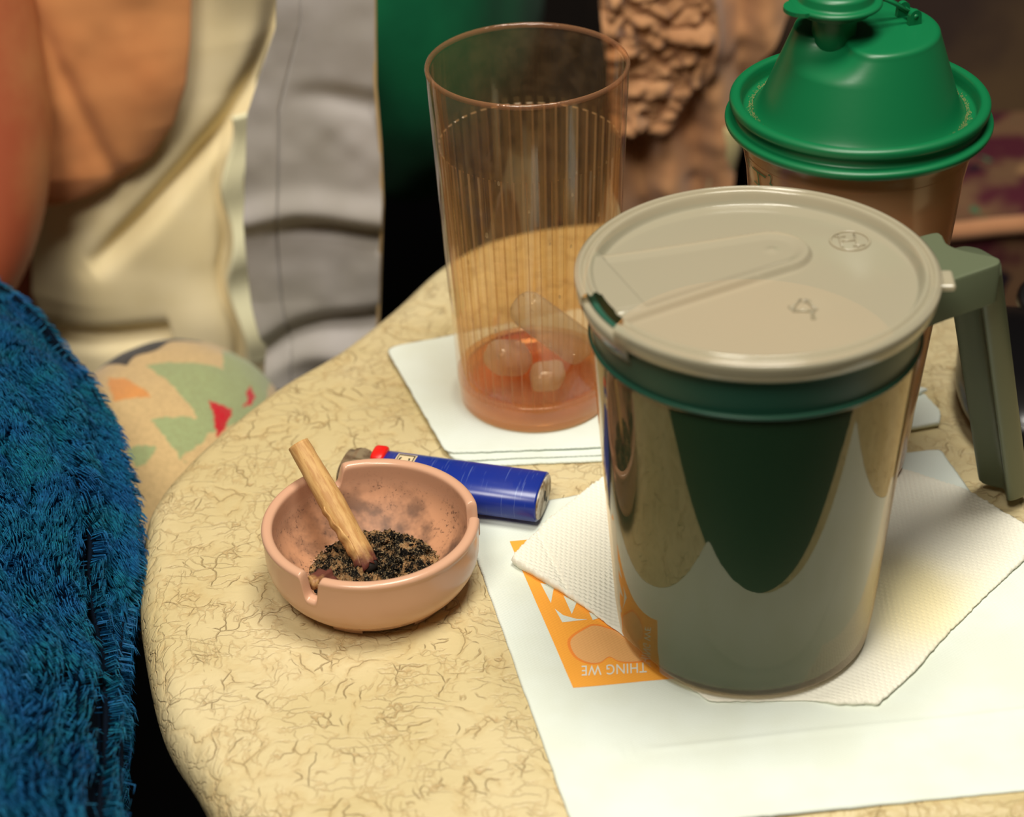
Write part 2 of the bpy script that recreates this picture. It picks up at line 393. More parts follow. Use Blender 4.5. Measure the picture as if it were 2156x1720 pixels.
# ------------------------------------------------------------------ table
TO = [(-.0929, .4687), (-.1077, .4952), (-.1219, .5234), (-.134, .5692), (-.1383, .5967), (-.1407, .638), (-.1307, .6692), (-.1149, .6986),
      (-.0976, .7244), (-.0753, .7493), (-.053, .783), (-.0306, .822), (-.0032, .846), (.0417, .857), (.0967, .850), (.1491, .830), (.1864, .797), (.2185, .762), (.262, .71), (.292, .64), (.302, .56), (.292, .49),
      (.262, .466), (.2, .4535), (.12, .4530), (.05, .4530), (0, .4520), (-.04, .4545), (-.072, .4600)]
def build_table():
    root = empty('table', (.08, .64, -.62), 'small padded table covered in crinkled tan vinyl with rounded edges', 'table')
    B = catmull(TO, 10); C = np.array([.08, .64]); n = len(B)
    tang = np.roll(B, -1, 0)-np.roll(B, 1, 0); nr = np.stack([tang[:, 1], -tang[:, 0]], -1); nr /= np.linalg.norm(nr, axis=1)[:, None]
    if ((B-C)*nr).sum() < 0: nr = -nr
    R = .011
    V = []
    for s in (.02, .25, .5, .75, .9): V.append(np.c_[C+(B-nr*R-C)*s, np.zeros(n)])
    for k in range(0, 13):
        t = PI*k/12; zz = -R*1.25+R*1.25*math.cos(t); off = R*math.sin(t)
        V.append(np.c_[B-nr*R+nr*off, np.full(n, zz)])
    V.append(np.c_[C+(B-nr*R-C)*.05, np.full(n, -R*2.5)])
    V = np.concatenate(V); V = V-np.array([.08, .64, -.62])
    Fc = gridfaces(5+13+1, n, True); Fc.append(tuple(range(n))); Fc.append(tuple(range(18*n, 19*n))[::-1])
    mesh('tabletop', V, [f[::-1] for f in Fc], m_vinyl, root)
    lathe('pedestal', [(.02, .03), (.02, .5), (.05, .56), (.06, .595)], m_leg, root, 32)
    lathe('base_plate', [(.14, 0), (.14, .012), (.03, .03)], m_leg, root, 48)
build_table()

# ------------------------------------------------------------------ paper goods
def slab(name, poly, mat, z0, z1, edge=.0012, rings=60, per=24, fn=None, parent=None, centre=None, curve=True):
    """soft sheet or pad: star-shaped outline, top height fn(X, Y, s), rounded edge, closed below"""
    P = [np.array(p[:2], float) for p in poly]; m = len(P); B = []
    for i in range(m):
        for j in range(per):
            t = j/per; B.append(P[i]*(1-t)+P[(i+1) % m]*t)
    B = np.array(B)
    k = 2 if curve else 0
    for _ in range(k): B = (np.roll(B, 1, 0)+B*2+np.roll(B, -1, 0))/4
    jit = fbm(B[:, 0], B[:, 1], 500, 3, 5)*.00025; C = np.array(centre) if centre is not None else B.mean(0)
    d = B-C; L = np.linalg.norm(d, axis=1)[:, None]; B = B+d/L*jit[:, None]; L = np.linalg.norm(B-C, axis=1)
    n = len(B); V = []
    # radial rings over the top, ring of edge, then underside
    ss = np.linspace(0.004, 1, rings)
    for s in ss:
        X = C[0]+(B[:, 0]-C[0])*s; Y = C[1]+(B[:, 1]-C[1])*s
        dist = (1-s)*L
        h = np.full(n, z1) if fn is None else fn(X, Y, dist)
        e = np.clip(dist/edge, 0, 1); prof = np.sqrt(np.clip(1-(1-e)**2, 0, 1))
        mid = (z0+h)/2
        V.append(np.c_[X, Y, mid+(h-mid)*prof])
    for s in (1-edge*.5/L.mean(), .5, .004):
        V.append(np.c_[C[0]+(B[:, 0]-C[0])*s, C[1]+(B[:, 1]-C[1])*s, np.full(n, z0)])
    V = np.concatenate(V); Fc = [f[::-1] for f in gridfaces(len(ss)+3, n, True)]
    Fc.append(tuple(range(n))); Fc.append(tuple(range((len(ss)+2)*n, (len(ss)+3)*n))[::-1])
    # orientation: ring order outward with ccw outline
    return mesh(name, V, Fc, mat, parent)
def wob(sc, amp, z, seed=3): return lambda X, Y, d: z+fbm(X, Y, sc, 3, seed)*amp

# big white sheet under the mug
PP = [(-.0205, .6225), (-.0095, .5700), (.0147, .4546), (.0776, .4602), (.1547, .4671), (.232, .474), (.190, .575), (.1722, .6189), (.1649, .6544), (.10, .6455), (.0279, .6335)]
paper_root = empty('paper_sheet', (.08, .54, .0003), 'large white paper sheet with orange heart print lying under the mug', 'paper')
def papz(X, Y, d):
    crease = .0006*np.exp(-((Y-(.497+.10*(X-.1)))/.0012)**2)*(X > .03)
    return .0011+fbm(X, Y, 22, 3, 9)*.00035+crease
o = slab('sheet', PP, m_paper, .0001, .0011, .0006, 90, 24, papz, centre=(.08, .545)); o.parent = paper_root; o.matrix_parent_inverse = Matrix.Translation((-.08, -.54, -.0003))
PINV = Matrix.Translation((-.08, -.54, -.0003))
def pz(x, y): return float(papz(np.array([x]), np.array([y]), None)[0])
def draped(name, pts, mat, dz, sub=14):
    """flat print following the sheet: polygon cut into small triangles"""
    P = [Vector((p[0], p[1], 0)) for p in pts]; T = tessellate_polygon([P]); V = []; Fc = []
    for (a_, b_, c_) in T:
        A, B_, C_ = P[a_], P[b_], P[c_]; base = len(V); idx = {}
        for i in range(sub+1):
            for j in range(sub+1-i):
                q = A+(B_-A)*i/sub+(C_-A)*j/sub; idx[i, j] = len(V); V.append((q.x, q.y, pz(q.x, q.y)+dz))
        for i in range(sub):
            for j in range(sub-i):
                Fc.append((idx[i, j], idx[i+1, j], idx[i, j+1]))
                if j < sub-i-1: Fc.append((idx[i+1, j], idx[i+1, j+1], idx[i, j+1]))
    o = mesh(name, V, Fc, mat, paper_root); o.matrix_parent_inverse = PINV
    return o
tag(draped('printed_panel', [(-.0026, .6049), (.017, .5226), (.082, .5275), (.064, .6105)], m_orange, .00008), 'orange printed panel')
hp = catmull([at(x, y) for x, y in [(1195, 1362), (1200, 1345), (1225, 1328), (1250, 1318), (1285, 1326), (1345, 1345), (1392, 1370), (1380, 1392), (1340, 1400), (1305, 1398), (1283, 1388), (1262, 1401), (1235, 1401), (1208, 1387)]], 4)
hc = hp.mean(0)
tag(draped('heart_outline', [tuple(p) for p in hp], m_heartline, .00014, 6), 'deep orange heart outline')
tag(draped('heart_print', [tuple(hc+(p-hc)*.925) for p in hp], m_heart, .0002, 6), 'pale orange heart')
SP = [[(1138, 1232), (1167, 1238), (1160, 1274)], [(1186, 1258), (1214, 1274), (1204, 1298)], [(1168, 1286), (1186, 1300), (1214, 1308), (1238, 1309), (1184, 1315)], [(1240, 1294), (1268, 1304), (1248, 1310)]]
for s_ in SP: tag(draped('white_print_mark', [at(*p) for p in s_], m_paper, .00016, 3), 'white spike printed on the orange panel')
def text_mesh(txt, size=1.0, font_x=1.0, extrude=0):
    cu = bpy.data.curves.new('t', 'FONT'); cu.body = txt; cu.size = size; cu.space_character = 1.05; cu.extrude = extrude; cu.resolution_u = 4
    ob = bpy.data.objects.new('t', cu); col.objects.link(ob); bpy.context.view_layer.update()
    dg = bpy.context.evaluated_depsgraph_get(); me = bpy.data.meshes.new_from_object(ob.evaluated_get(dg))
    V = [tuple(v.co) for v in me.vertices]; Fc = [tuple(p.vertices) for p in me.polygons]
    bpy.data.objects.remove(ob); bpy.data.curves.remove(cu); bpy.data.meshes.remove(me)
    xs = [v[0] for v in V]; return V, Fc, min(xs), max(xs)
V, Fc, x0, x1 = text_mesh('THING WE')
O1 = Vector(at(1224, 1428)); O2 = Vector(at(1224, 1406)); E1 = Vector(at(1361, 1420)); E0 = Vector(at(1224, 1426))
ex = (E0-E1)/(x1-x0); ey = (O1-O2)/.72
TT = []
for vx, vy, vz in V:
    q = Vector(at(1361, 1400))+ex*(vx-x0)+ey*vy; TT.append((q.x, q.y, pz(q.x, q.y)+.0002))
o = mesh('printed_lettering', TT, Fc, m_paper, paper_root, False); o.matrix_parent_inverse = PINV; tag(o, 'white lettering on the orange panel')

# embossed paper towel between the sheet and the mug
TW = [at(*p, .002) for p in [(1075, 1185), (1105, 1150), (1155, 1095), (1240, 1030), (1275, 1005)]]+[(.075, .648), (.12, .655)]+[at(*p, .002) for p in [(1888, 985), (2030, 1030), (2165, 1105), (2160, 1178), (2080, 1250), (2000, 1330), (1920, 1420), (1850, 1484), (1770, 1484), (1700, 1474)]]+[(.062, .512), (.048, .528)]+[at(*p, .002) for p in [(1298, 1326), (1190, 1252)]]
def towz(X, Y, d):
    a_ = math.radians(28); U = (X*math.cos(a_)+Y*math.sin(a_))/.0021; W_ = (-X*math.sin(a_)+Y*math.cos(a_))/.0017
    dots = (np.sin(U*2*PI/1.0+PI*(np.floor(W_) % 2))*np.sin(W_*2*PI))*.0005
    lft = np.exp(-((X+.004)/.022)**2)
    under = np.hypot(X-.0769, Y-.5533)
    flat = np.clip((under-.045)/.008, 0, 1)
    puff = (.0026*lft+fbm(X, Y, 26, 3, 21)*.0011+.0007)*flat
    cre = -.0007*np.exp(-((X-.012-(Y-.59)*-.28)/.0009)**2)*flat
    return np.maximum(.0021+puff+dots*(.25+.75*flat)+cre, .0016)
towel = slab('paper_towel', TW, m_towel, .0014, .003, .0016, 190, 44, towz, centre=(.0769, .5700))
tag(towel, 'rumpled embossed paper towel with torn edges between the mug and white sheet', 'paper towel')

# folded napkins: stack of three under the tumbler
def nap(name, poly, z0, z1, label, group, amp=.0003, seed=1, lift=None):
    f = wob(45, amp, z1, seed)
    if lift: f = (lambda g: (lambda X, Y, d: g(X, Y, d)+lift(X, Y)))(f)
    return tag(slab(name, poly, m_napkin, z0, z1, .0007, 60, 30, f), label, 'napkin', group)
A0, B0, C0, D0 = (-.0513, .7395), (-.0243, .6575), (.058, .656), (.034, .768)
G = 'folded napkins under the tumbler'
nap('folded_napkin', [(-.0495, .7385), (-.0222, .6535), (.058, .6545), (.034, .766)], .0002, .0012, 'bottom napkin of the white stack under the amber tumbler', G, seed=4)
nap('folded_napkin', [(-.0507, .7390), (-.0236, .6562), (.059, .6570), (.034, .766)], .0015, .0022, 'middle napkin of the white stack under the amber tumbler', G, seed=5)
nap('folded_napkin', [(-.0522, .7400), (-.0262, .6600), (.057, .6605), (.034, .768)], .0026, .0033, 'top napkin of the white stack, tumbler standing on it', G, seed=6, amp=.00025)
nap('folded_napkin', [(.085, .6485), (.150, .6655), (.1673, .6692), (.1692, .6768), (.1655, .690), (.10, .700)], .0014, .0034, 'lower folded white napkin behind the mug beside its handle', 'napkins behind the mug', seed=7)
nap('folded_napkin', [(.088, .668), (.150, .6800), (.1665, .6905), (.1625, .6925), (.1618, .709), (.10, .712)], .0039, .0052, 'upper white napkin with pointed corner behind the mug beside its handle', 'napkins behind the mug', seed=8)

# ------------------------------------------------------------------ ashtray
AC = (-.051, .5832)
def build_ashtray():
    root = empty('ashtray', (AC[0], AC[1], .0), 'round pinkish beige ashtray with three cigarette notches, full of ash', 'ashtray')
    n = 720; th = np.arange(n)*2*PI/n; H = .0286; zb = .0022
    zc = np.full(n, H)
    for az, wd, dp in ((-121, .0029, .0098), (6, .0032, .0085), (117, .0044, .0078)):
        d = (th-math.radians(az)+PI) % (2*PI)-PI; x = d*.036
        k = np.clip(np.abs(x)/wd, 0, 3)
        zn = H-dp*(1-1/(1+np.exp(-(k-1)*9)))
        zc = np.minimum(zc, zn)
    def ro(z):      # outer radius
        t = np.clip((z-zb)/(H-zb), 0, 1); return .0288+.0087*(1-(1-np.clip(t/.62, 0, 1))**2.4)+.0004*t
    def ri(z):
        t = np.clip((z-.0055)/(H-.0055), 0, 1); return .0225+.0115*(1-(1-np.clip(t/.75, 0, 1))**2.2)+.0003*t
    V = []; ring = lambda r, z: V.append(np.stack([r*np.cos(th), r*np.sin(th), z+0*th], -1))
    ring(.003, zb); ring(.0235, zb); ring(.0245, zb-.0008); ring(.0280, zb-.0008)
    for f_ in (0, .03, .07, .12, .18, .25, .33, .42, .52, .62, .72, .80, .87, .92, .95):
        z = zb+(zc-.0012-zb)*f_; b = .0006 if f_ > .93 else 0; ring(ro(z)+b*0, z)
    zz = zc-.0012
    for k in range(11):
        t = k/10; c = math.cos(PI*t); mid = (ro(zz)+.0004+ri(zz))/2; half = (ro(zz)+.0004-ri(zz))/2
        ring(mid+half*c, zz+.0017*math.sin(PI*t)**.8)
    for f_ in (.97, .93, .87, .8, .7, .6, .5, .4, .3, .2, .1, .04, 0):
        z = .0055+(zc-.0012-.0055)*f_; ring(ri(z), z)
    ring(.019, .0048); ring(.004, .0045)
    nr = len(V); V = np.concatenate(V); Fc = gridfaces(nr, n, True); Fc.append(tuple(range(n))[::-1]); Fc.append(tuple(range((nr-1)*n, nr*n)))
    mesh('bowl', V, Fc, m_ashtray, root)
    for az in (-108, -48, 70, 190):
        a0 = math.radians(az); P = []
        VV = []
        for i in range(9):
            t = a0+math.radians(-11+22*i/8)
            for r, z in ((.0250, .0002), (.0280, .0002), (.0291, .0030), (.0250, .0030)): VV.append((r*math.cos(t), r*math.sin(t), z))
        F2 = []
        for i in range(8):
            for j in range(4): k = (j+1) % 4; F2.append((i*4+j, i*4+k, i*4+4+k, i*4+4+j))
        F2 += [(3, 2, 1, 0), (32, 33, 34, 35)]
        mesh('foot', VV, F2, m_ashtray, root, False)
build_ashtray()
# ash heap
def build_ash():
    nr, n = 46, 150; V = []
    for i in range(nr):
        r = .0245*(i/(nr-1))+.0001
        for j in range(n):
            t = 2*PI*j/n; x, y = r*math.cos(t), r*math.sin(t)
            h = mn.fractal(Vector((x*190, y*190, 2.2)), 1.0, 2.0, 3)*.0018+abs(mn.noise(Vector((x*700, y*700, 1))))*.0016
            lump = .0045*math.exp(-((x-.003)**2+(y-.010)**2)/.00004)+.004*math.exp(-((x-.013)**2+(y-.003)**2)/.00006)+.003*math.exp(-((x+.009)**2+(y+.002)**2)/.00005)
            h = (.0030+h*2.0+lump*1.15)*(1-(i/(nr-1))**6)
            V.append((x, y, .0047+max(h, .0001)))
    Fc = gridfaces(nr, n, True); Fc.append(tuple(range(n)))
    # crumbs
    for k in range(1100):
        r = .0243*math.sqrt(random.random()); t = random.random()*2*PI; x, y = r*math.cos(t), r*math.sin(t)
        lump = .0045*math.exp(-((x-.003)**2+(y-.010)**2)/.00004)+.004*math.exp(-((x-.013)**2+(y-.003)**2)/.00006)+.003*math.exp(-((x+.009)**2+(y+.002)**2)/.00005)
        z = .0060+(lump*1.15+.0028)*(1-(r/.0235)**5); s = random.choice((.0004, .0006, .0009, .0013)) if k < 800 else .0003
        b = len(V)
        R = Matrix.Rotation(random.random()*6, 3, 'X') @ Matrix.Rotation(random.random()*6, 3, 'Z')
        for q in ((1, 0, 0), (-1, .2, 0), (0, 1, .1), (.1, -1, 0), (0, 0, .7), (0, .1, -.7)):
            p = R @ Vector([c*s*random.uniform(.6, 1.3) for c in q]); V.append((x+p.x, y+p.y, z+p.z))
        for f_ in ((0, 2, 4), (2, 1, 4), (1, 3, 4), (3, 0, 4), (2, 0, 5), (1, 2, 5), (3, 1, 5), (0, 3, 5)): Fc.append(tuple(b+i for i in f_))
    o = mesh('ash_heap', V, Fc, m_ash, None, False, (AC[0], AC[1], 0))
    tag(o, 'crumbly black and grey ash in the bottom of the pinkish ashtray', 'ash', kind='stuff')
build_ash()
# cigar stub: axis from burnt end (in the ash) through the back-left notch
def stub(root, Lg, prof, n=28, seam=True):
    V = []; m = 60
    for i in range(m):
        t = i/(m-1); z = Lg*t; r = np.interp(t, *zip(*prof))
        for j in range(n):
            th = 2*PI*j/n; k = 1+.05*math.sin(2*th+3*t)+.03*mn.noise(Vector((math.cos(th)*2, math.sin(th)*2, z*260)))
            if t < .16: k *= 1+.22*mn.noise(Vector((math.cos(th)*2.5, math.sin(th)*2.5, 5)))*(1-t/.16)
            V.append((r*k*math.cos(th), r*k*math.sin(th), z+(.0016*mn.noise(Vector((math.cos(th)*3, math.sin(th)*3, 9))) if i == 0 else 0)))
    b = len(V); Fc = gridfaces(m, n, True)
    # hollowed mouth end
    for rr, dz in ((.82, 0), (.72, -.001), (.2, -.0012)):
        for j in range(n): th = 2*PI*j/n; r = prof[-1][1]*rr; V.append((r*math.cos(th), r*math.sin(th), Lg+dz))
    for s in range(3):
        o0 = (m-1)*n if s == 0 else b+(s-1)*n
        for j in range(n): k = (j+1) % n; Fc.append((o0+j, o0+k, b+s*n+k, b+s*n+j))
    Fc.append(tuple(range(b+2*n, b+3*n))); Fc.append(tuple(range(n))[::-1])
    return mesh('wrapper', V, Fc, m_cigar, root)
P0 = Vector((-.0525, .5800, .0105)); P1 = Vector((-.0787, .6245, .0405))
P1 = Vector(at(628, 935, .043))
croot = empty('cigar_stub', tuple(P0), 'tan cigar stub leaning in the back notch of the ashtray, burnt end down', 'cigar')
croot.rotation_euler = (P1-P0).to_track_quat('Z', 'Y').to_euler()
LG = (P1-P0).length
stub(croot, LG, [(0, .0038), (.1, .0044), (.3, .0042), (.5, .0045), (.62, .0043), (.8, .0040), (1, .0038)])
# loose strip of wrapper leaf along the stub
u, v = np.meshgrid(np.linspace(0, 1, 40), np.linspace(0, 1, 8), indexing='ij')
ang = .2+(v-.5)*.9+.25*np.sin(u*5); rr = .0046+.0009*v*np.sin(u*PI)+.0003*np.sin(u*30)
VV = np.stack([rr*np.cos(ang), rr*np.sin(ang), .001+u*LG*.52], -1).reshape(-1, 3)
o = mesh('torn_leaf', VV, gridfaces(40, 8), m_cigar, croot); md = o.modifiers.new('s', 'SOLIDIFY'); md.thickness = .0003
lathe('char', [(.0005, -.0022), (.0024, -.0018), (.0034, -.0004), (.0036, .0006), (.001, .0012)], m_dirt, croot, 20)
# second butt: crumpled end in the front-left notch
q = Vector(at(676, 1226, .0195))+Vector((0, .0015, 0))
b2 = empty('cigar_butt', tuple(q), 'crumpled tan cigar butt half buried in ash by the front notch', 'cigar')
b2.rotation_euler = (1.15, .25, -.55)
V = []; n = 20; m = 18
for i in range(m):
    t = i/(m-1); 
    for j in range(n):
        th = 2*PI*j/n; r = .0034*(1-.25*t)*(1+.28*math.sin(5*th+t*2)+.15*mn.noise(Vector((math.cos(th)*3, math.sin(th)*3, t*4))))
        V.append((r*math.cos(th), r*math.sin(th)*.75, -.005+.011*t))
mesh('wrapper', V, gridfaces(m, n, True)+[tuple(range(n))[::-1], tuple(range((m-1)*n, m*n))], m_cigar, b2)

# ------------------------------------------------------------------ lighter
def build_lighter():
    L0 = Vector((-.0655, .6430, 0)); L1 = Vector((.0102, .6205, 0)); d = L1-L0; az = math.atan2(d.y, d.x)
    zc = .0016+.0074
    root = empty('lighter', (L0.x, L0.y, zc), 'blue disposable lighter lying behind the ashtray', 'lighter'); root.rotation_euler = (0, 0, az)
    LL = d.length
    def tubex(name, x0, x1, a_, b_, mat, parent=root, ch=.0006, n=64, dy=0, dz=0, taper=1):
        V = []; xs = [(x0, .0, 1), (x0+ch*.3, .7, 1), (x0+ch, 1, 1), (x1-ch, 1, taper), (x1-ch*.3, .7, taper), (x1, 0, taper)]
        for x, k, tp in xs:
            for j in range(n):
                t = 2*PI*j/n; c, s = math.cos(t), math.sin(t); e = .78
                V.append((x, dy+(a_*tp-ch*(1-k))*abs(c)**e*(1 if c > 0 else -1), dz+(b_-ch*(1-k))*abs(s)**e*(1 if s > 0 else -1)))
        return mesh(name, V, gridfaces(len(xs), n, True)+[tuple(range(n))[::-1], tuple(range((len(xs)-1)*n, len(xs)*n))], mat, parent)
    tubex('body', .0165, LL, .0112, .0072, m_blue)
    cap = tubex('base_cap', LL-.0002, LL+.0006, .0103, .0063, m_capw, ch=.0003)
    V = [(LL+.0007, .0012*math.cos(t)*(1+.3*math.sin(3*t))+.0008, .0024*math.sin(t)) for t in np.linspace(0, 2*PI, 17)[:-1]]
    o = mesh('grimy_hole', V, [tuple(range(16))], m_dirt, cap, False)
    V = [(LL+.0007, .0008*math.cos(t)*(1+.4*math.sin(5*t))+.0028, -.003+.0012*math.sin(t)) for t in np.linspace(0, 2*PI, 17)[:-1]]
    mesh('grime_speck', V, [tuple(range(16))], m_dirt, cap, False)
    h = tubex('metal_hood', .001, .0166, .0098, .0062, m_metal, ch=.001)
    # thumb button and spark wheel
    tubex('fork_button', .0115, .0170, .0045, .0022, m_red, ch=.0012, dy=.0045, dz=.0062)
    V = []; n = 24
    for x in (-.0035, .0035):
        for j in range(n): t = 2*PI*j/n; r = .0036*(1+.04*(j % 2)); V.append((.007+r*math.cos(t), x+.003, .0045+r*math.sin(t)*.6))
    mesh('spark_wheel', V, gridfaces(2, n, True)+[tuple(range(n))[::-1], tuple(range(n, 2*n))], m_metal, root, False)
    # sticker with the maker's letters, wrapped on the upper side facing the viewer
    def onbody(x, s, dr=.00012):     # s = angle on the section
        c, sn = math.cos(s), math.sin(s); e = .78
        return (x, (.0112+dr)*abs(c)**e*(1 if c > 0 else -1), (.0072+dr)*abs(sn)**e*(1 if sn > 0 else -1))
    def patch(name, xa, xb, sa, sb, mat, dr, par):
        V = [onbody(xa+(xb-xa)*i/6, sa+(sb-sa)*j/16, dr) for i in range(7) for j in range(17)]
        return mesh(name, V, gridfaces(7, 17), mat, par)
    st = patch('label', .0215, .0290, .95*PI, .36*PI, m_sticker, .00015, root); tag(st, 'cream label')
    patch('label_border', .0220, .0285, 0.93*PI, .38*PI, m_blackink, .00022, st); patch('label_face', .0224, .0281, 0.90*PI, .41*PI, m_sticker, .00029, st)
    V, Fc, x0, x1 = text_mesh('BIC'); W = x1-x0
    TV = []
    for vx, vy, vz in V:
        # letters stand along the wrap direction
        TV.append(onbody(.0228+vy/.72*.0048, .87*PI-(vx-x0)/W*.42*PI, .00036))
    mesh('label_letters', TV, Fc, m_blackink, st, False)
build_lighter()

# ------------------------------------------------------------------ tumbler
TC = (.0101, .7014)
def build_tumbler():
    zb = .0036; H = .1471; Rt, Rb = .0376, .0311
    root = empty('tumbler', (TC[0], TC[1], zb), 'tall amber ribbed plastic tumbler with melting ice, standing on white napkins', 'tumbler')
    N = 46; per = 8; n = N*per; th = np.arange(n)*2*PI/n
    Rz = lambda z: Rb+(Rt-Rb)*(z-zb)/(H-zb)
    V = []; loc = np.array([TC[0], TC[1], zb])
    def ring(r, z): V.append(np.stack([r*np.cos(th), r*np.sin(th), (z-zb)+0*th], -1))
    for z in np.linspace(zb+.004, H-.002, 40): ring(Rz(z), z)
    mesh('wall', np.concatenate(V), gridfaces(40, n, True), m_tumbler, root)
    # inner wall with raised ribs that stop below the rim
    V = []; ph = np.arange(n) % per; rib = (ph >= 1) & (ph <= 4)
    ztop = zb+(H-zb)*.775; zs = list(np.linspace(zb+.008, ztop-.0002, 40))+[ztop, ztop+.0003]+list(np.linspace(ztop+.003, H-.002, 12))
    for z in zs:
        r = Rz(z)-.0019-np.where(rib, .00055, 0)*(1 if z <= ztop else 0); ring(r, z)
    lo = mesh('ribbed_lining', np.concatenate(V), [f[::-1] for f in gridfaces(len(zs), n, True)], m_tumrib, root, False)
    lo.data.materials.append(m_ribedge); lo.data.materials.append(m_tumbler); mi = []
    for k, p in enumerate(lo.data.polygons):
        row, j = divmod(k, n); a_, b_ = rib[j], rib[(j+1) % n]
        mi.append(2 if row > 41 else 1 if (row == 40 and (a_ or b_)) or (row < 40 and a_ != b_ and j % per == 0 ) else 0 if a_ else 2)
    lo.data.polygons.foreach_set('material_index', mi)
    prof = [(Rz(H)-.0016, H-.0018), (Rz(H)-.0016, H-.0009), (Rz(H)-.0012, H-.0002), (Rz(H)-.0007, H+.0001), (Rz(H)-.0001, H-.0002), (Rz(H)+.0002, H-.0010), (Rz(H)+.0001, H-.0018)]
    lathe('rim', [(r, z-zb) for r, z in prof], m_tumrim, root, 160, cap0=False, cap1=False)
    prof = rounded([(.002, .0012), (Rb-.006, .0012), (Rb-.004, 0), (Rb-.0006, 0), (Rz(zb+.012)+.0001, .012), (Rz(zb+.012)-.0022, .012), (Rz(zb+.008)-.004, .0075), (.002, .0068)], .0012, 3)
    lathe('thick_base', prof, m_tumbase, root, 160, cap0=False, cap1=False)
    # dregs of drink
    prof = [(.002, .0072), (Rb-.0062, .0078), (Rb-.0044, .0105), (Rb-.0030, .0118), (Rb-.0044, .0110), (.002, .0109)]
    o = lathe('drink_dregs', prof, m_liquid, None, 96); o.location = (TC[0], TC[1], zb); tag(o, 'shallow reddish brown dregs in the bottom of the amber tumbler', 'drink')
    # droplets on the wall
    for k in range(26):
        t = math.radians(random.uniform(-165, -15)); z = random.uniform(.03, .115); r = Rz(z+zb)-.0024; s = random.uniform(.0006, .0014)
        P = []
        c = Vector((r*math.cos(t), r*math.sin(t), z)); n1 = Vector((-math.cos(t), -math.sin(t), 0)); tg = Vector((-math.sin(t), math.cos(t), 0))
        V = [tuple(c+n1*s*.5)]
        for i in range(10): a_ = 2*PI*i/10; V.append(tuple(c+tg*s*.6*math.cos(a_)+Vector((0, 0, 1))*s*(1.3 if math.sin(a_) > 0 else .8)*math.sin(a_)))
        mesh('droplet', V, [(0, 1+i, 1+(i+1) % 10) for i in range(10)], m_ice, root)
build_tumbler()
def ice(loc, rot, dims, label, seed):
    n = 3; V = []; Fc = []
    o = boxmesh('ice_cube', [-d/2 for d in dims], [d/2 for d in dims], m_ice)
    md = o.modifiers.new('b', 'BEVEL'); md.width = min(dims)*.42; md.segments = 5
    for v_ in o.data.vertices: v_.co += Vector([random.Random(seed+v_.index*3+k).uniform(-.0015, .0015) for k in range(3)])
    o.location = loc; o.rotation_euler = rot; o.data.polygons.foreach_set('use_smooth', [True]*len(o.data.polygons))
    tag(o, label, 'ice')
ice((TC[0]+.007, TC[1]-.002, .0345), (.1, -.75, .15), (.015, .013, .040), 'large half-melted ice cube leaning upright in the amber tumbler', 11)
ice((TC[0]-.011, TC[1]-.006, .0235), (.3, .4, .6), (.018, .014, .013), 'small melting ice cube at the left in the tumbler bottom', 23)
ice((TC[0]+.004, TC[1]-.0155, .0205), (.2, .1, .2), (.013, .011, .009), 'smallest ice sliver at the front of the tumbler bottom', 31)

